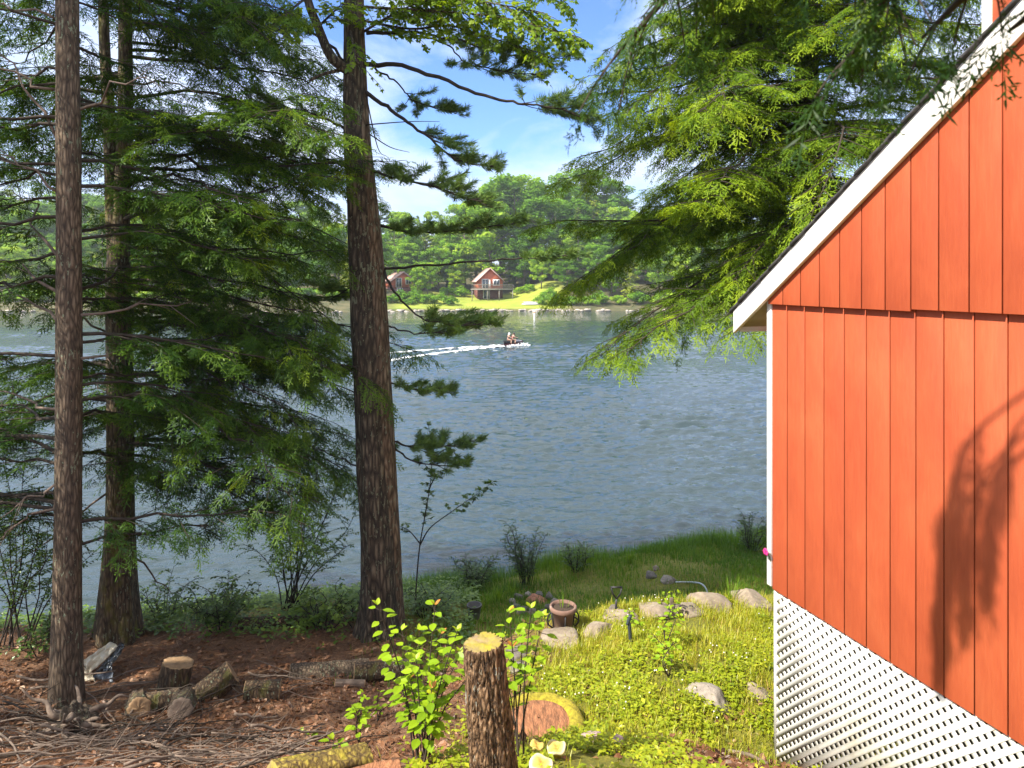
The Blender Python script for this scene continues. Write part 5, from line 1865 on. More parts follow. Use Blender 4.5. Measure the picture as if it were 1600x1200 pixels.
def ring_surface(c, prof, seg, nz, seed, ell=1.0):
    ang = np.linspace(0, 2 * math.pi, seg, endpoint=False)
    k = len(prof)
    out = np.zeros((k, seg, 3))
    for i, (r, z) in enumerate(prof):
        x, y = np.cos(ang) * r, np.sin(ang) * r * ell
        lob = 1 + .10 * (fbm(np.stack([np.cos(ang) * 1.6, np.sin(ang) * 1.6, 0 * ang], -1), seed, 3) - .5) * 2
        n = (fbm(np.stack([x * 9, y * 9, ang * 0 + z * 6], -1), seed + 2, 4) - .5) * nz
        out[i] = np.stack([c[0] + x * lob, c[1] + y * lob, c[2] + z + n], -1)
    idx = np.arange(k * seg).reshape(k, seg)
    F = np.stack([idx[:-1], np.roll(idx[:-1], -1, 1), np.roll(idx[1:], -1, 1), idx[1:]], -1).reshape(-1, 4)
    return out.reshape(-1, 3), F


ring_surface_pts = ring_surface(sc_, [(.47, -.25), (.44, -.05), (.42, .04), (.395, .085), (.36, .105), (.31, .105), (.275, .09), (.26, .06)], 90, .05, 4)
MB().add(*ring_surface_pts).build('moss_rim', M['moss'], stp, smooth=True)
MB().add(*ring_surface(sc_, [(.30, .070), (.25, .092), (.2, .098), (.14, .10), (.08, .10), (.01, .10)], 90, .02, 5)).build('needle_top', M['needles'], stp, smooth=True)
MB().add(*ring_surface(sc_, [(.50, -.30), (.455, -.06), (.43, .01), (.40, .03)], 90, .05, 6)).build('bark', M['bark_moss'], stp, smooth=True)

# shelf fungi at its foot
M['fungus'] = None


def fungus_mat():
    m, nt, out = mat('cream_fungus')
    ob = nt.n('ShaderNodeTexCoord').outputs['Object']
    sx = nt.n('ShaderNodeSeparateXYZ', {0: ob})
    r = nt.math('SQRT', nt.math('ADD', nt.math('POWER', sx.outputs[0], 2.0), nt.math('POWER', sx.outputs[1], 2.0)))
    r = nt.math('ADD', r, nt.math('MULTIPLY', nt.math('SUBTRACT', nt.noise(ob, 18, 4), .5), .03))
    c = nt.ramp(nt.math('MULTIPLY', r, 9), [(0.1, (.40, .24, .04)), (.45, (.60, .46, .12)), (.62, (.72, .66, .42)), (.8, (.80, .77, .66))])
    p = nt.n('ShaderNodeBsdfPrincipled', {'Base Color': c, 'Roughness': .7})
    nt.link(p.outputs[0], out.inputs[0])
    return m


M['fungus'] = fungus_mat()
for (px, py, r, tilt, lab) in ((869, 1176, .068, (.10, -.16), 'cream shelf fungus with a curled rim, largest and farthest right of the cluster'), (838, 1172, .05, (.08, .10), 'small cream shelf fungus at the back of the cluster by the stump'), (845, 1202, .078, (.10, .06), 'cream shelf fungus nearest the viewer, partly cut by the frame')):
    c = on_ground(px, py + 12)
    f = MB()
    f.lathe([(.004, -.06), (.03, -.05), (r * .55, -.015), (r * .97, .0), (r, .012), (r * .93, .02), (r * .6, .016), (r * .2, .014), (.0, .014)], 30)
    V0 = f.V[0]
    an_ = np.arctan2(V0[:, 1], V0[:, 0])
    V0[:, :2] *= (1 + .08 * np.sin(an_ * 3 + px)[:, None] + .05 * np.sin(an_ * 5)[:, None])
    V0[:, 2] += .012 * np.sin(an_ * 3 + 1) * (np.hypot(V0[:, 0], V0[:, 1]) / r)
    o = f.build('shelf_fungus', M['fungus'], smooth=True)
    o.location = [c[0], c[1], c[2] + .075]
    o.rotation_euler = (tilt[0], tilt[1], 0)
    tag(o, lab, 'mushroom', 'shelf fungi by the stump')


# rocks
def rock_mesh(c, size, seed, rough=.30, flat=.55):
    n, m_ = 40, 26
    u, v = np.meshgrid(np.linspace(0, 2 * math.pi, n, endpoint=False), np.linspace(-math.pi / 2 + .02, math.pi / 2 - .02, m_))
    d = np.stack([np.cos(v) * np.cos(u), np.cos(v) * np.sin(u), np.sin(v)], -1)
    r = np.random.default_rng(seed)
    rad = np.full(u.shape, 1.0)
    for k in range(11):                     # planes chipped off
        nn = nrm(r.normal(size=3) * np.array([1, 1, .8]))
        h = r.uniform(.55, .92)
        dd = np.maximum(d @ nn, 1e-3)
        rad = np.minimum(rad, h / dd)
    rad = rad * (1 + rough * (fbm(d * 2.2 + seed, seed, 5, .55) - .5))
    P = d * rad[..., None] * np.asarray(size)
    a = r.uniform(0, 6.28) if size[0] / size[1] < 1.4 else r.uniform(-.15, .15)
    P = np.stack([P[..., 0] * math.cos(a) - P[..., 1] * math.sin(a), P[..., 0] * math.sin(a) + P[..., 1] * math.cos(a), P[..., 2]], -1)
    mb = MB()
    idx = np.arange(n * m_).reshape(m_, n)
    F = np.stack([idx[:-1], np.roll(idx[:-1], -1, 1), np.roll(idx[1:], -1, 1), idx[1:]], -1).reshape(-1, 4)
    mb.add((P + np.asarray(c)).reshape(-1, 3), F)
    return mb


M['rock_warm'] = rock_mat('warm_grey_stone', (0.13, 0.100, 0.075), (0.34, 0.27, 0.20), (0.32, 0.31, 0.20))
M['rock_dark'] = rock_mat('dark_grey_stone', (0.07, 0.06, 0.055), (0.20, 0.17, 0.15), moss=(.10, .10, .02))
M['rock_pink'] = rock_mat('pinkish_stone', (0.26, 0.17, 0.15), (0.50, 0.37, 0.35), (0.42, .36, .33))


def rock(px, py, wpx, hpx, m, label, group, seed, deep=.8, yb=None):
    """a stone standing on the ground where its foot shows"""
    c = on_ground(px, py)
    s = FPX / c[1]
    sx, sz = wpx / s / 2, hpx / s * .62
    sx *= .92
    sz *= .72
    o = rock_mesh(c + np.array([0, sx * deep * .6, sz * .02]), (sx, sx * deep, sz), seed).build('rock', m, loc=c, smooth=True)
    return tag(o, label, 'rock', group)


G1 = 'stones edging the lawn terrace'
for i, (px, py, wd, ht, m, lab) in enumerate(((812, 1030, 66, 30, 'rock_dark', 'dark low stone at the left end of the terrace edging, beside the post'), (880, 1010, 92, 30, 'rock_warm', 'flat stone slab in front of the terracotta planter'), (937, 992, 58, 30, 'rock_warm', 'rounded stone just right of the terracotta planter in the edging'),
                                              (970, 975, 74, 26, 'rock_warm', 'low flat stone of the edging in front of the spade'), (1026, 966, 76, 36, 'rock_warm', 'stone half covered by pale leaves, left of the wooden stake'), (1074, 962, 72, 30, 'rock_warm', 'smooth long stone just right of the wooden stake'),
                                              (1113, 955, 82, 42, 'rock_warm', 'tallest block of the edging, right of the long smooth stone'), (1178, 950, 86, 40, 'rock_warm', 'wide stone touching the cottage corner at the end of the edging'))):
    rock(px, py, wd, ht, M[m], lab, G1, 200 + i)
rock(1112, 1108, 84, 56, M['rock'], 'jagged grey rock standing in the weeds before the cottage', None, 231)
rock(1186, 1092, 52, 30, M['rock_warm'], 'pale flat rock beside the lattice skirt', None, 232)
rock(924, 1166, 50, 34, M['rock_pink'], 'larger pinkish rock right of the mossy stump', 'pinkish rocks by the stump', 233)
rock(966, 1172, 44, 28, M['rock_pink'], 'smaller pinkish rock right of the mossy stump', 'pinkish rocks by the stump', 234)
rock(962, 962, 30, 26, M['rock_dark'], 'dark rock at the foot of the spade', None, 235)
rock(1019, 903, 26, 18, M['rock_dark'], 'small dark rock on the shore lawn', 'rocks on the shore lawn', 236)
rock(1046, 912, 34, 24, M['rock'], 'larger grey rock on the shore lawn', 'rocks on the shore lawn', 237)
rock(1026, 892, 18, 12, M['rock_warm'], 'tiny pale rock at the water end of the shore lawn', 'rocks on the shore lawn', 238)
fire = [(800, 940), (806, 950), (818, 955), (832, 957), (848, 957), (862, 950), (868, 941), (858, 933), (842, 930), (824, 930), (810, 933)]
for i, (px, py) in enumerate(fire):
    rock(px, py + 4, 19 + i % 3 * 3, 14 + i % 4 * 2, M['rock_dark'] if i % 3 else M['rock'], 'stone in the fire ring behind the planter', 'stones of the fire ring', 250 + i)
M['ember'] = plain_mat('reddish_ash', (0.36, 0.15, 0.08), .95, .5, 30, bump=.6)
c = on_ground(838, 942)
tag(rock_mesh(c + (0, 0, -.02), (.26, .22, .14), 270).build('ash_heap', M['ember'], smooth=True), 'heap of reddish ash and chips inside the fire ring', 'ash heap')
rock(815, 1052, 52, 26, M['rock_dark'], 'dark shaded rock behind the post', None, 239)

# terracotta planter in an iron stand
M['terracotta'] = plain_mat('terracotta_clay', (0.20, 0.115, 0.085), .8, .2, 9, dirt=(.42, .36, .32), dirt_amt=.5)
M['iron'] = plain_mat('black_iron', (0.018, 0.017, 0.018), .5, .2, 10)
M['soil'] = plain_mat('potting_soil', (.05, .032, .02), .95, .4, 25, bump=.6)
pc_ = on_ground(880, 985)
s_ = pc_[1] / FPX
W_, H_ = 42 * s_ / 2, 38 * s_
pt = thing('planter', pc_, 'terracotta planter with a wide rim in a black iron stand', 'planter')
MB().lathe([(.0, 0), (W_ * .60, 0), (W_ * .64, .01), (W_ * .80, H_ * .80), (W_ * .97, H_ * .81), (W_ * 1.02, H_ * .86), (W_ * 1.02, H_ * .97), (W_ * .96, H_), (W_ * .86, H_), (W_ * .82, H_ * .9), (W_ * .80, H_ * .88)], 40, pc_).build('pot', M['terracotta'], pt, smooth=True)
MB().lathe([(.0, H_ * .93), (W_ * .5, H_ * .92), (W_ * .81, H_ * .89)], 30, pc_).build('soil', M['soil'], pt, smooth=True)
st = MB()
for k in range(4):
    a = -math.pi / 2 + .12 + k * math.pi / 2
    d = np.array([math.cos(a), math.sin(a), 0])
    st.tube([pc_ + d * W_ * .70, pc_ + d * W_ * .74 + (0, 0, H_ * .25), pc_ + d * W_ * .88 + (0, 0, H_ * .76)], .010, 7)
    if k % 2 == 1:
        st.tube([pc_ + d * W_ * (.9 + .28 * math.sin(t)) + (0, 0, H_ * (.16 + .30 * (1 - math.cos(t)) / 2 * 1.9)) for t in np.linspace(0, math.pi, 12)], .010, 7)
        st.tube([pc_ + d * W_ * (.78 + .40 * math.sin(t)) + (0, 0, H_ * (.10 + .42 * t / math.pi)) for t in np.linspace(0, math.pi, 12)], .008, 7)
st.tube([pc_ + np.array([math.cos(t), math.sin(t), 0]) * W_ * .72 + (0, 0, .02) for t in np.linspace(0, 2 * math.pi, 30)], .008, 6)
st.build('stand', M['iron'], pt, smooth=True)


def grass_tuft(mb, c, n, h, spread, tint0, r, wd=.012):
    for k in range(n):
        a = r.uniform(0, 6.28)
        L = h * r.uniform(.55, 1.15)
        le = r.uniform(.1, .55)
        d = np.array([math.cos(a), math.sin(a), 0])
        p = c + d * r.uniform(0, spread)
        t = np.linspace(0, 1, 4)
        ax = p + d * (L * le * t ** 1.8)[:, None] + np.array([0, 0, 1]) * (L * (t - .28 * le * t ** 3))[:, None]
        sd = np.array([-d[1], d[0], 0]) * wd * .5
        w_ = (1 - t ** 1.5)[:, None]
        for i in range(3):
            mb.quads([[ax[i] - sd * w_[i], ax[i] + sd * w_[i], ax[i + 1] + sd * w_[i + 1], ax[i + 1] - sd * w_[i + 1]]], tint0 + r.normal(0, .12))


rg = np.random.default_rng(61)
gt = MB()
grass_tuft(gt, pc_ + (0, 0, H_ * .92), 9, .24, W_ * .4, .6, rg, .010)
gto = gt.build('grass_tuft', M['bank_grass'], pt)

# bucket
M['bucket'] = plain_mat('grey_plastic', (.12, .115, .11), .7, .15, 6)
bc_ = on_ground(741, 966)
bk = thing('bucket', bc_, 'small dark grey bucket half hidden in the shore grass', 'bucket')
MB().lathe([(.0, 0), (.085, 0), (.088, .01), (.112, .20), (.118, .20), (.118, .215), (.106, .215), (.085, .02), (.0, .02)], 28, bc_).build('pail', M['bucket'], bk, smooth=True)
MB().tube([bc_ + np.array([.117 * math.cos(t), -.02 - .05 * math.sin(t), .205 - .05 * math.sin(t)]) for t in np.linspace(0, math.pi, 14)], .004, 6).build('handle', M['iron'], bk)

# spade with a D handle stuck in the ground
sp_ = on_ground(961, 962)
k_ = sp_[1] / FPX
top = at(965, 919, sp_[1])
sd_ = thing('spade', sp_, 'black D handled spade stuck upright in the shore lawn', 'spade')
MB().tube([sp_ - (0, 0, .03), sp_ + (top - sp_) * .60], .014, 8).build('shaft', M['iron'], sd_, smooth=True)
hm = MB()
f0 = sp_ + (top - sp_) * .60
for s in (-1, 1):
    hm.tube([f0, f0 + np.array([s * .05, 0, .07]), f0 + np.array([s * .068, 0, .15])], .011, 7)
hm.tube([f0 + np.array([-.075, 0, .15]), f0 + np.array([.075, 0, .15])], .013, 8)
hm.build('handle', M['iron'], sd_, smooth=True)
bl = MB()
bl.prism([sp_ + np.array(p) for p in ((-.085, 0, .05), (.085, 0, .05), (.085, .0, -.12), (0, 0, -.2), (-.085, 0, -.12))], (0, .006, 0))
bl.build('blade', M['iron'], sd_)

# pipe, stake, hose
M['pipe'] = plain_mat('dark_blue_pipe', (.035, .045, .055), .5, .2, 10)
a, b = on_ground(986, 1008), None
tag(MB().tube(spline([a - (0, 0, .05), a + np.array([-.02, 0, .22]), at(981, 975, a[1]), at(985, 962, a[1])], 8), .021, 10).build('pipe', M['pipe'], smooth=True), 'dark flexible pipe standing up out of the lawn', 'pipe')
a = on_ground(1051, 968)
t_ = at(1049, 934, a[1])
sk_ = MB()
dvec = t_ - a
sk_.prism([a + np.array([-.022, -.012, -.1]), a + np.array([.022, -.012, -.1]), a + np.array([.022, .012, -.1]), a + np.array([-.022, .012, -.1])], dvec + (0, 0, .1))
tag(sk_.build('wooden_stake', M['deadwood'], bevel=.003), 'grey wooden stake driven in beside the edging stones', 'stake')
M['hose'] = plain_mat('pale_hose', (.52, .56, .60), .45, .06, 10)
a = on_ground(1107, 934)
e_ = on_ground(1084, 912)
tag(MB().tube(spline([a - (0, 0, .05), at(1104, 922, a[1] + .15), at(1097, 913, (a[1] + e_[1]) / 2), e_ + (0, 0, .02), e_ + np.array([-.3, .1, -.02])], 8), .013, 9).build('hose', M['hose'], smooth=True), 'pale garden hose arching out of the ground behind the edging', 'hose')

# logs and wood on the left slope
ga_ = 'cut logs on the left slope'


def gdir(p, ang, tilt=0):
    return np.array([math.cos(ang) * math.cos(tilt), math.sin(ang) * math.cos(tilt), math.sin(tilt)])


def lay(px, py, L, r, ang, label, bark='bark_log', cut='cut_wood', tilt=0.0, seed=1, group=ga_, name='cut_log', sink=.25):
    c = on_ground(px, py)
    d = gdir(c, ang, tilt)
    a = c - d * L / 2
    b = c + d * L / 2
    for q in (a, b):
        if tilt == 0:
            q[2] = gpt(q[0], q[1])[2] + r * (1 - sink)
        else:
            q[2] += r * (1 - sink)
    return cut_log(name, [a, (a + b) / 2, b], r, label, 'log', M[bark], M[cut], group, seed=seed, seg=40, rings=22, rough=.26)


lay(275, 1078, .30, .175, .5, 'upright dark round of trunk among the cut logs on the left slope', tilt=1.35, seed=2, sink=.0)
lay(338, 1086, .42, .15, .55, 'split log tipped up with its tan sawn face showing', tilt=.5, seed=3)
lay(410, 1090, .40, .11, .2, 'smaller tan log right of the tipped split log', seed=4)
lay(285, 1118, .34, .13, -1.25, 'log whose speckled grey end faces the viewer', cut='deadwood', seed=5)
lay(243, 1108, .46, .11, .25, 'mossy log lying left of the speckled ended log', seed=6)
lay(215, 1112, .30, .12, -1.0, 'dark log tight beside the nearest hemlock trunk', seed=7)
lay(547, 1072, .36, .045, .12, 'pale barkless short log lying by the foot of the big double trunk', bark='deadwood', cut='cut_wood', seed=8, group=None)
lay(600, 1062, .75, .12, .2, 'dark bark covered log right of the pale short log', seed=9, group=None)
lay(515, 1052, 1.0, .14, .28, 'long rotting log half sunk in needles left of the big double trunk', seed=10, group=None, sink=1.1, bark='bark_brown')
lay(428, 978, 1.1, .085, .15, 'dark fallen log under the shrub at the edge of the bank', seed=12, group=None)
lay(500, 1232, .62, .12, .62, 'mossy log end poking in at the bottom of the view', bark='bark_mosslog', cut='cut_grey', seed=13, group=None, sink=.3)
lay(588, 1240, .30, .10, .3, 'orange brown rotten log right of the mossy log end', bark='needles', cut='needles', seed=14, group=None, sink=.5)

# gnarled grey root ball at the foot of the nearest trunk
rc = on_ground(112, 1150)
rt = thing('root_ball', rc, 'gnarled grey lichen covered root ball at the foot of the nearest hemlock', 'stump')
rock_mesh(rc + (0, 0, .12), (.22, .2, .22), 71, rough=.9).build('wood', M['bark_grey'], rt, smooth=True)
rtm = MB()
rq = np.random.default_rng(8)
for k in range(13):
    a = rq.uniform(0, 6.28)
    L = rq.uniform(.25, .6)
    p0 = rc + (0, 0, .14)
    d = np.array([math.cos(a), math.sin(a), rq.uniform(-.15, .7)])
    P = p0 + d * (L * np.linspace(0, 1, 6))[:, None] + rq.normal(0, .025, (6, 3))
    P[0] = p0
    rtm.tube(spline(P, 3), np.linspace(.045, .008, 16), 8, rough=.2, seed=k)
rtm.build('roots', M['deadwood'], rt, smooth=True)

# crumpled tarp
M['tarp_cream'] = plain_mat('cream_tarp', (.62, .55, .42), .6, .1, 5, dirt=(.35, .28, .18), dirt_amt=.3)
M['tarp_black'] = plain_mat('black_plastic', (.012, .012, .013), .25, .2, 5)
M['tarp_grey'] = plain_mat('blue_grey_plastic', (.14, .16, .19), .3, .15, 5)
tc_ = on_ground(158, 1058)
tarp = thing('tarp', tc_, 'crumpled cream and black tarp heaped between the two hemlock trunks', 'tarp')


def sheet(P0, P1, P2, P3, name, m, seed, amp=.05, n=34):
    """crumpled sheet between four image corners (px, py, depth offset)"""
    C = [at(p[0], p[1], tc_[1] + p[2]) for p in (P0, P1, P2, P3)]
    s, t = np.meshgrid(np.linspace(0, 1, n), np.linspace(0, 1, n))
    G = (C[0] * ((1 - s) * (1 - t))[..., None] + C[1] * (s * (1 - t))[..., None] + C[2] * (s * t)[..., None] + C[3] * ((1 - s) * t)[..., None])
    f = np.abs(fbm(np.stack([s * 3.2 + t * 1.0, t * 2.2, s * 0 + seed], -1), seed, 3) - .5) * 2
    g = fbm(np.stack([s * 7, t * 5, s * 0 + seed], -1), seed + 5, 3) - .5
    G = G + np.array([.15, -1, .55]) * ((f - .35) * amp * 2 + g * amp * .6)[..., None]
    o = MB().grid(G).build(name, m, tarp, smooth=True)
    so_ = o.modifiers.new('thick', 'SOLIDIFY')
    so_.thickness = .004


sheet((126, 1034, .0), (172, 1003, .25), (186, 1010, .1), (140, 1052, -.12), 'cream_fold', M['tarp_cream'], 3, .05)
sheet((148, 1050, -.10), (190, 1004, .12), (196, 1010, .0), (166, 1052, -.16), 'black_fold', M['tarp_black'], 5, .035)
sheet((138, 1066, -.1), (166, 1030, .02), (174, 1034, -.1), (176, 1066, -.22), 'grey_fold', M['tarp_grey'], 8, .05)
sheet((124, 1040, -.05), (140, 1046, -.1), (150, 1066, -.2), (122, 1064, -.1), 'cream_corner', M['tarp_cream'], 9, .04)

# sticks of the brush pile: each its own
rk = np.random.default_rng(19)
nst = 0
while nst < 190:
    px, py = rk.uniform(-20, 490), rk.uniform(1070, 1215)
    if py < 1085 + 60 * (px / 440) + 15 and rk.random() < .7:
        continue
    c = on_ground(px, py)
    a = rk.normal(.45, .55) if rk.random() < .75 else rk.uniform(0, 3.14)
    L = rk.uniform(.35, 1.35)
    P = c + gdir(c, a) * (np.linspace(-.5, .5, 8) * L)[:, None]
    P[:, 2] = ground_z(P[:, 0], P[:, 1]) + rk.uniform(.02, .16) + np.linspace(-.5, .5, 8) * rk.uniform(-.22, .28) * L
    P[:, 2] = np.maximum(P[:, 2], ground_z(P[:, 0], P[:, 1]) + .006)
    P += rk.normal(0, .012, (8, 3))
    r0 = rk.choice([.005, .007, .010, .016], p=[.35, .35, .2, .1])
    sm = MB().tube(spline(P, 2), np.linspace(r0, r0 * .45, 15), 7, rough=.15, seed=nst)
    for q in range(int(rk.integers(0, 4))):
        pt_, tg, _ = along(P, [rk.uniform(.3, .9)])
        d = nrm(rot_z(tg[0], rk.choice([-1, 1]) * rk.uniform(.4, 1)) + np.array([0, 0, rk.uniform(-.1, .5)]))
        sm.tube(pt_[0] + d * np.linspace(0, rk.uniform(.1, .4), 4)[:, None], np.linspace(r0 * .5, .0015, 4), 5)
    tag(sm.build('fallen_stick', M['deadwood'] if rk.random() < .75 else M['twig'], loc=c, smooth=True), 'dead stick lying in the brush pile at the lower left', 'stick', 'sticks of the brush pile')
    nst += 1
c0, c1 = on_ground(1140, 1178), on_ground(1200, 1200)
tag(MB().tube(spline([c0 + (0, 0, .02), (c0 + c1) / 2 + (0, 0, .05), c1 + (0, 0, .03)], 6), np.linspace(.02, .012, 13), 8, rough=.15).build('fallen_stick', M['deadwood'], smooth=True), 'pale stick on bare needles at the foot of the lattice', 'stick')
# ------------------------------------------------------------------ shrubs and saplings
def shrub(name, base, label, cat, stems, leaf_size, per, leafm, tint0=.45, group=None, tmpl=LEAF2, stemr=.012, seed=1, leaf_from=.35, side=.28, stem_m='twig_dark', droop=.25):
    """thing > stems, leaves; stems are lists of points"""
    r = np.random.default_rng(seed)
    root = thing(name, base, label, cat, group)
    tb, sp = MB(), Sprays()
    for P in stems:
        P = spline(P, 5)
        tb.tube(P, np.linspace(stemr, .003, len(P)), 6, cap=False)
        _, _, L = along(P, [0])
        n = max(2, int(L * per))
        for i in range(n):
            u = leaf_from + (1 - leaf_from) * (i + r.random()) / n
            p, tg, _ = along(P, [u])
            d = nrm(rot_z(np.array([1, 0, 0]), r.uniform(0, 6.28)) + tg[0] * .8 + np.array([0, 0, r.uniform(-.1, .3)]))
            l2 = side * r.uniform(.3, 1.1) * (1.15 - .5 * u)
            P2 = p[0] + d * (l2 * np.linspace(0, 1, 4))[:, None]
            P2[:, 2] -= droop * l2 * np.linspace(0, 1, 4) ** 2
            tb.tube(P2, np.linspace(.0035, .0015, 4), 4, cap=False)
            k = max(3, int(l2 / (leaf_size * .48)))
            for j in range(k):
                v = .2 + .8 * (j + .8) / k
                q, tq, _ = along(P2, [min(1, v)])
                x = rot_z(tq[0], (1 if j % 2 else -1) * r.uniform(.5, 1.2)) + np.array([0, 0, r.uniform(-.5, .2)])
                sp.put(q[0], x, np.array([r.normal(0, .35), r.normal(0, .35), 1]), leaf_size * r.uniform(.6, 1.15), tint0 + r.normal(0, .14))
    tb.build('stems', M[stem_m], root, smooth=True)
    lm = MB()
    sp.flush(lm, [(tmpl, np.zeros(len(tmpl)))])
    lm.build('leaves', leafm, root)
    return root


def fan(base, n, h, spread, r, lean=(0, 0)):
    out = []
    for k in range(n):
        a = r.uniform(0, 6.28)
        q = spread * math.sqrt(r.random())
        hh = h * r.uniform(.6, 1.05)
        b = base + np.array([math.cos(a), math.sin(a), 0]) * .12 * r.random()
        e = np.array([math.cos(a) * q + lean[0], math.sin(a) * q + lean[1], hh])
        out.append([b - (0, 0, .05), b + e * np.array([.35, .35, .45]) + r.normal(0, .04, 3), b + e * np.array([.7, .7, .8]) + r.normal(0, .05, 3), b + e])
    return out


rsb = np.random.default_rng(91)
q = on_ground(455, 952)
S1 = []
for (px, py) in ((405, 720), (425, 790), (445, 700), (470, 690), (490, 730), (505, 690), (525, 760), (545, 700), (556, 800), (548, 850), (380, 850), (480, 800), (430, 860), (515, 830)):
    dy = rsb.uniform(-.6, .9)
    e = at(px, py, q[1] + dy)
    m1 = q + (e - q) * .35 + np.array([0, 0, .18]) + rsb.normal(0, .05, 3)
    m2 = q + (e - q) * .72 + np.array([0, 0, .10]) + rsb.normal(0, .06, 3)
    S1.append([q + rsb.normal(0, .08, 3) * (1, 1, 0) - (0, 0, .05), m1, m2, e])
shrub('shrub', q, 'many stemmed arching shrub with small leaves left of the big double trunk', 'shrub', S1, .055, 15, M['shrub'], .55, 'shrubs along the near shore', seed=2, side=.42)
q = on_ground(28, 1012)
S2 = []
for (px, py) in ((-30, 760), (5, 720), (20, 790), (40, 700), (62, 760), (75, 820), (50, 860), (10, 880), (-20, 850), (90, 850), (120, 800), (150, 860)):
    e = at(px, py, q[1] + rsb.uniform(-.4, .8))
    S2.append([q + rsb.normal(0, .15, 3) * (1, 1, 0) - (0, 0, .05), q + (e - q) * .4 + rsb.normal(0, .05, 3) + (0, 0, .1), q + (e - q) * .75 + rsb.normal(0, .05, 3), e])
shrub('shrub', q, 'open leafy shrub behind the nearest trunk at the left edge', 'shrub', S2, .06, 13, M['shrub'], .5, 'shrubs along the near shore', seed=3, side=.4)
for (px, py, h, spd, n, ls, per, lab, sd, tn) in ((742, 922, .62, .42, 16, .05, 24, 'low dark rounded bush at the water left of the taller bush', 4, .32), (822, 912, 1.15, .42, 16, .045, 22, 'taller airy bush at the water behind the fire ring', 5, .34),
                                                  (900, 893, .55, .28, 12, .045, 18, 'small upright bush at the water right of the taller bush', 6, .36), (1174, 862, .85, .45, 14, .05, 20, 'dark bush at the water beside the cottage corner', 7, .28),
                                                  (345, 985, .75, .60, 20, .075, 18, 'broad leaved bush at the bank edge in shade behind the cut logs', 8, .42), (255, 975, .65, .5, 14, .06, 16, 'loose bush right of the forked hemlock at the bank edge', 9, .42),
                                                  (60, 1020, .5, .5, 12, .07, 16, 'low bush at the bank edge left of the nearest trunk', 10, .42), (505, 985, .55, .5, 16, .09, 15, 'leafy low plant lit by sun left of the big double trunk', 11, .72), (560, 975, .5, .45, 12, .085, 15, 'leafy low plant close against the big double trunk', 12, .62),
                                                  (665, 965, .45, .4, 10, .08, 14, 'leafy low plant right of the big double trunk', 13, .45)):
    b = on_ground(px, py)
    shrub('shrub', b, lab, 'shrub', fan(b, n, h, spd, np.random.default_rng(sd)), ls, per, M['shrub'], tn, 'shrubs along the near shore', seed=sd, leaf_from=.2, side=.24, stemr=.008)

# thin young maple right of the double trunk
q = on_ground(648, 945)
YS = q[1]
ym = shrub('maple_sapling', q, 'thin young maple with one long branch reaching right over the water', 'sapling',
           [[q - (0, 0, .05), at(655, 860, YS), at(665, 800, YS), at(674, 740, YS), at(673, 690, YS), at(669, 662, YS)],
            [at(656, 852, YS), at(672, 825, YS - .1), at(705, 800, YS - .2), at(742, 774, YS - .3), at(772, 752, YS - .4)],
            [at(668, 770, YS), at(680, 745, YS - .1), at(692, 735, YS - .2)], [at(657, 850, YS), at(640, 830, YS + .2), at(625, 822, YS + .3)],
            [at(672, 720, YS), at(700, 700, YS - .2), at(715, 715, YS - .3)]],
           .085, 14, M['shrub'], .36, None, MAPLE, .013, 15, .45, .20)

# the big leaved saplings in the sun behind the post
LEAFV = leaf_template(1.0, .64, 4, .12, .14)


def big_leaf_sapling(base, stems, label, group, seed, leaf=.105, tint0=.5, red=True, gap=.085, lo=.28):
    r = np.random.default_rng(seed)
    root = thing('leafy_sapling', base, label, 'sapling', group)
    tb, sp = MB(), Sprays()
    for P in stems:
        P = spline(P, 6)
        tb.tube(P, np.linspace(.0075, .003, len(P)), 7, cap=False)
        _, _, L = along(P, [0])
        n = max(3, int(L * (1 - lo) / gap))
        for i in range(n):
            u = lo + (1 - lo) * (i + .5) / n
            p, tg, _ = along(P, [u])
            ph = r.uniform(0, 3.14) if i % 2 else r.uniform(0, 3.14) + 1.57
            for s in (0, math.pi):
                a = ph + s + r.normal(0, .25)
                d = nrm(np.array([math.cos(a), math.sin(a), .25 + r.normal(0, .15)]))
                pet = p[0] + d * leaf * r.uniform(.25, .6)
                tb.tube([p[0], pet], .0022, 5, cap=False)
                up = np.array([-.08 + r.normal(0, .22), -.12 + r.normal(0, .22), 1])
                sp.put(pet, d * np.array([1, 1, .2]) + np.array([0, 0, -.04]), up, leaf * r.uniform(.65, 1.15), tint0 + r.normal(0, .14))
        p, tg, _ = along(P, [1.0])
        for k in range(3):
            a = r.uniform(0, 6.28)
            d = nrm(np.array([math.cos(a), math.sin(a), 1.1]))
            sp.put(p[0], d, np.array([0.1, 0, 1]), leaf * .55, 1.0 if (red and r.random() < .28) else .86)
    tb.build('stems', M['twig'], root, smooth=True)
    lm = MB()
    sp.flush(lm, [(LEAFV, np.zeros(len(LEAFV)))])
    lm.build('leaves', M['fresh'], root)
    return root


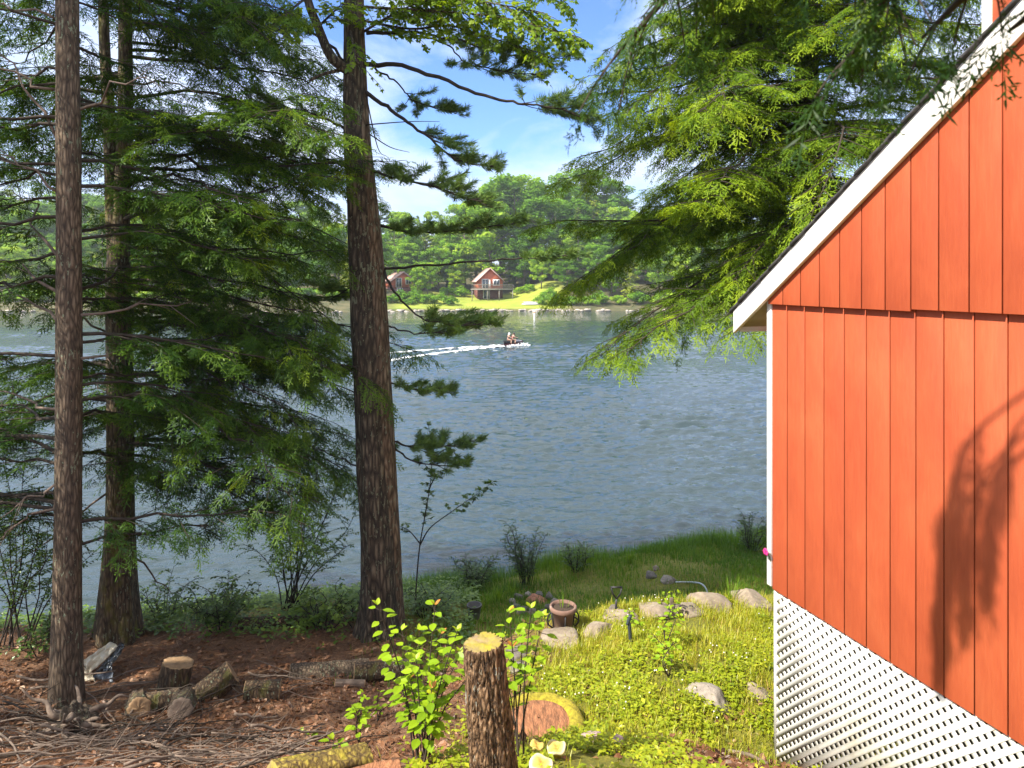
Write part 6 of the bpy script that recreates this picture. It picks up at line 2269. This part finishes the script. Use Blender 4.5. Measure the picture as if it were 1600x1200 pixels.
q = on_ground(690, 1150)
q[1] = 5.0
q = gpt(q[0], 4.9)
Yq = q[1]
gg = 'leafy saplings by the post'
st_ = lambda px, py, dy=0: [q + RNG.normal(0, .05, 3) * (1, 1, 0), q + (at(px, py, Yq + dy) - q) * .45 + np.array([0, 0, .1]), at(px, py, Yq + dy)]
big_leaf_sapling(q, [st_(590, 945, -.1), st_(628, 985, .1), st_(680, 945, 0), st_(715, 985, -.15), st_(600, 1015, .1), st_(650, 1030, -.2), st_(700, 1040, .1), st_(655, 985, .2), st_(640, 1060, -.1), st_(730, 1060, 0), st_(690, 990, .2), st_(675, 1075, -.2), st_(720, 1020, .1)],
                 'large clump of bright big leaves left of the post', gg, 5, .095, gap=.075)
q = gpt(.05, 4.75)
Yq = q[1]
big_leaf_sapling(q, [st_(795, 955, 0), st_(848, 962, .1), st_(830, 950, -.1), st_(800, 1010, 0), st_(815, 985, .15), st_(790, 1055, 0)], 'bright leafy shoots rising right behind the post', gg, 6, .095, gap=.07, lo=.55)
for (px, py, hh, lab, sd, lf) in ((562, 1165, .42, 'single slim leafy shoot at the left of the leafy clump', 7, .085), (545, 1180, .16, 'low three leaved seedling beside the slim shoot', 8, .12), (494, 1165, .10, 'tiny two leaved seedling on the bare soil', 9, .07),
                                  (1040, 1010, .42, 'leafy shoot amid the weeds of the sunny lawn', 11, .07), (985, 985, .22, 'little leafy shoot by the dark pipe', 12, .07), (1038, 962, .30, 'leafy shoot leaning against the wooden stake', 13, .07), (590, 1128, .30, 'short pale shoot under the leafy clump', 14, .06),
                                  (1045, 1060, .40, 'broad leafy shoot before the jagged rock', 15, .075)):
    b = on_ground(px, py)
    n = 1 if hh < .2 else 3
    r5 = np.random.default_rng(sd)
    big_leaf_sapling(b, [[b, b + np.array([r5.normal(0, .05), r5.normal(0, .05), hh * .5]), b + np.array([r5.normal(0, .10), r5.normal(0, .1), hh])] for _ in range(n)], lab, gg, sd, lf, red=False, gap=.06, tint0=.55)

# ------------------------------------------------------------------ ground cover
rg = np.random.default_rng(404)


def scatter(n, x0, x1, y0, y1, fn):
    x, y = rg.uniform(x0, x1, n), rg.uniform(y0, y1, n)
    keep = rg.random(n) < fn(x, y)
    x, y = x[keep], y[keep]
    rel = np.stack([x, y], -1) - CC
    inside = ((rel @ NV[:2]) < .03) & ((rel @ U[:2]) > -.02)
    d2 = np.hypot(x - sc_[0], y - sc_[1])
    ok = ~inside & (d2 > .40) & (np.hypot(x - pb[0], y - pb[1]) > .15)
    x, y = x[ok], y[ok]
    return np.stack([x, y, ground_z(x, y)], -1)


def blades(P, h, wd, tint, lean=.5, seg=3):
    n = len(P)
    a = rg.uniform(0, 2 * math.pi, n)
    d = np.stack([np.cos(a), np.sin(a), 0 * a], -1)
    le = rg.uniform(.1, 1, n) * lean
    h = np.broadcast_to(h, (n,)) * rg.uniform(.5, 1.2, n)
    sd = np.stack([-d[:, 1], d[:, 0], 0 * a], -1) * (wd * rg.uniform(.7, 1.3, n))[:, None] * .5
    ax = []
    for t in np.linspace(0, 1, seg + 1):
        ax.append(P + d * (h * le * t ** 1.7)[:, None] + np.array([0, 0, 1]) * (h * (t - .35 * le * t ** 2.5))[:, None])
    Q = []
    ws = 1 - np.linspace(0, 1, seg + 1) ** 1.6
    for i in range(seg):
        Q.append(np.stack([ax[i] - sd * ws[i], ax[i] + sd * ws[i], ax[i + 1] + sd * ws[i + 1], ax[i + 1] - sd * ws[i + 1]], 1))
    return np.concatenate(Q), np.tile(tint, seg)


def patch(x, y, s, seed):
    return fbm(np.stack([x * s, y * s, 0 * x], -1), seed, 3)


def lawn_w(x, y):
    return green_mask(x, y) * (1 - smooth(-.15, .15, y - wall_line(x)) * smooth(-1.2, .2, x)) * smooth(3.3, 3.8, y)


# sunlit lawn: grass towards the stones, broad weeds nearer the viewer
P = scatter(130000, -1.6, 3.6, 3.3, 10.2, lambda x, y: lawn_w(x, y) * np.clip((patch(x, y, 1.4, 7) - .36) * 3.8, 0.03, 1) * np.interp(y, [4, 5.5, 7, 9], [.22, .30, .62, .85]))
g1 = MB()
Q, T = blades(P, np.interp(P[:, 1], [4, 9], [.10, .13]), .0065, np.clip(.52 + .5 * (patch(P[:, 0], P[:, 1], 1.1, 9) - .5) + rg.normal(0, .17, len(P)), 0, 1), .8)
g1.quads(Q, T)
tag(g1.build('lawn_grass', M['grass']), 'thin sunlit yellow green grass on the lawn terrace', 'grass', kind='stuff')

P = scatter(30000, -1.8, 3.4, 3.3, 9.6, lambda x, y: lawn_w(x, y) * np.clip((patch(x, y, 1.9, 17) - .42) * 4.5, 0, 1) * np.interp(y, [4, 6.4, 8, 9.5], [1, .9, .40, .15]))
w1, wsp = MB(), Sprays()
for p in P:
    k = rg.integers(3, 6)
    hh = rg.uniform(.02, .11)
    a0 = rg.uniform(0, 6.28)
    t0 = .5 + rg.normal(0, .16)
    sz = rg.uniform(.030, .062)
    for j in range(k):
        a = a0 + j * 2.4 + rg.normal(0, .3)
        d = np.array([math.cos(a), math.sin(a), rg.uniform(-.15, .5)])
        wsp.put(p + np.array([0, 0, hh * (.4 + .6 * j / k)]) + d * .012, d, np.array([rg.normal(0, .25), rg.normal(0, .25), 1]), sz * rg.uniform(.7, 1.1), t0 + rg.normal(0, .1))
wsp.flush(w1, [(LEAF2, np.zeros(len(LEAF2)))])
tag(w1.build('weeds', M['weeds']), 'low broad leaved weeds spreading over the sunny lawn', 'weeds', kind='stuff')

# clover flowers, small and white, dotted about
P = scatter(420, .3, 3.2, 6.2, 9.4, lambda x, y: lawn_w(x, y) * np.clip((patch(x, y, 1.2, 27) - .45) * 4, 0, 1))
fl_ = MB()
M['clover'] = plain_mat('white_clover', (.70, .68, .60), .8, .1, 30)
for p in P:
    c = p + (0, 0, rg.uniform(.06, .12))
    fl_.lathe([(0, -.005), (.007, -.002), (.008, .003), (.004, .007), (0, .008)], 6, c)
tag(fl_.build('clover_blossoms', M['clover'], smooth=True), 'tiny white blossoms dotted over the lawn', 'flowers', kind='stuff')

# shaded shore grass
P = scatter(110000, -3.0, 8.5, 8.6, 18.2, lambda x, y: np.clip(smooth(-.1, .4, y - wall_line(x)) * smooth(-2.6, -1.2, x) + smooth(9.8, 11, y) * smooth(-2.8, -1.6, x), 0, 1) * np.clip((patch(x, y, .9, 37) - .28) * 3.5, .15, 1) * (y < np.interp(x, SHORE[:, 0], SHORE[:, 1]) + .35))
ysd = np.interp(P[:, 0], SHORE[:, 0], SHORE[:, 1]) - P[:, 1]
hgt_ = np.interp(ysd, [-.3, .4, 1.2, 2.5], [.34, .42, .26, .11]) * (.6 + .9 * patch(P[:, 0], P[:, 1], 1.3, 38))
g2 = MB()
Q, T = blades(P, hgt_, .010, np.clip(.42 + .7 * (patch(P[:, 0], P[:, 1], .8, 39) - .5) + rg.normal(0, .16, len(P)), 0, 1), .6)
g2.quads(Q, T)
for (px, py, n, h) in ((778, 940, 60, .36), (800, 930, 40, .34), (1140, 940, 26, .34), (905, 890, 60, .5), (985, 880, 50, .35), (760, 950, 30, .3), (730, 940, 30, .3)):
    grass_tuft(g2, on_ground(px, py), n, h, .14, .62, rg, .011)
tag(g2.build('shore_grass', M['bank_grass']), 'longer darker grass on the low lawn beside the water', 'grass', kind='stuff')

# green undergrowth along the left bank edge
edge = lambda x, y: smooth(9.6, 10.4, y + .10 * (x + 4)) * (y < np.interp(x, SHORE[:, 0], SHORE[:, 1]) + .1) * (x < -.6)
P = scatter(11000, -11, -.4, 9.0, 14.6, lambda x, y: edge(x, y) * np.clip((patch(x, y, .8, 47) - .30) * 4, .1, 1))
u1, usp = MB(), Sprays()
for p in P:
    hh = rg.uniform(.05, .26)
    t0 = .66 + rg.normal(0, .15)
    sz = rg.uniform(.05, .11)
    a0 = rg.uniform(0, 6.28)
    for j in range(rg.integers(3, 7)):
        a = a0 + j * 2.4
        d = np.array([math.cos(a), math.sin(a), rg.uniform(-.2, .4)])
        usp.put(p + np.array([0, 0, hh * (.4 + .15 * j)]) + d * .02, d, np.array([rg.normal(0, .25), rg.normal(0, .25), 1]), sz * rg.uniform(.7, 1.1), t0 + rg.normal(0, .1))
usp.flush(u1, [(LEAF2, np.zeros(len(LEAF2)))])
tag(u1.build('undergrowth', M['shrub']), 'low green undergrowth along the left edge of the bank', 'undergrowth', kind='stuff')

# dead leaves and fallen twigs
lit_w = lambda x, y: (1 - green_mask(x, y)) * np.interp(y, [3.5, 6, 8.5, 11], [1, 1, .8, .25])
P = scatter(42000, -9.5, 3.0, 3.6, 11.5, lambda x, y: np.maximum(lit_w(x, y), .10 * (y < 7.5)) * np.clip((patch(x, y, 1.1, 57) - .2) * 2.2, .2, 1))
l1 = MB()
n = len(P)
a = rg.uniform(0, 6.28, n)
X = np.stack([np.cos(a), np.sin(a), rg.normal(0, .35, n)], -1)
up = np.stack([rg.normal(0, .4, n), rg.normal(0, .4, n), np.ones(n)], -1)
DEAD = leaf_template(1.0, .62, 3, .35, .45)
stamp(l1, DEAD, P + np.stack([0 * a, 0 * a, rg.uniform(.004, .03, n)], -1), X, up, rg.uniform(.03, .095, n), np.clip(.50 + .5 * (patch(P[:, 0], P[:, 1], 2.0, 58) - .5) + rg.normal(0, .22, n), 0, 1))
tag(l1.build('leaf_litter', M['litter']), 'curled brown dead leaves covering the bare slope', 'leaf litter', kind='stuff')
P = scatter(9000, -9, 3, 3.6, 11, lambda x, y: np.maximum(lit_w(x, y), .08))
t1 = MB()
n = len(P)
a = rg.uniform(0, 3.14, n)
d = np.stack([np.cos(a), np.sin(a), rg.normal(0, .12, n)], -1) * (rg.uniform(.03, .22, n) ** 1.0)[:, None]
for wv in (np.array([0, 0, .0035]), np.array([.003, .002, 0])):
    A = P + np.array([0, 0, .012])
    t1.quads(np.stack([A - d - wv, A + d - wv * .5, A + d + wv * .5, A - d + wv], 1), rg.uniform(.3, 1, n))
tag(t1.build('twig_litter', M['litter']), 'fine fallen twigs and needles strewn over the slope', 'twig litter', kind='stuff')
print('done', sum(len(o.data.polygons) for o in bpy.data.objects if o.type == 'MESH'))

# ------------------------------------------------------------------ the air over the lake
hz_m, nt, out = mat('thin_haze')
pv = nt.n('ShaderNodeVolumePrincipled', {'Color': (.86, .92, 1, 1), 'Density': 0.0004, 'Anisotropy': 0.2})
nt.link(pv.outputs[0], out.inputs['Volume'])
hzb = MB().box((0, 495, 18), (1460, 1130, 60))
haze = hzb.build('haze', hz_m)
tag(haze, kind='stuff')
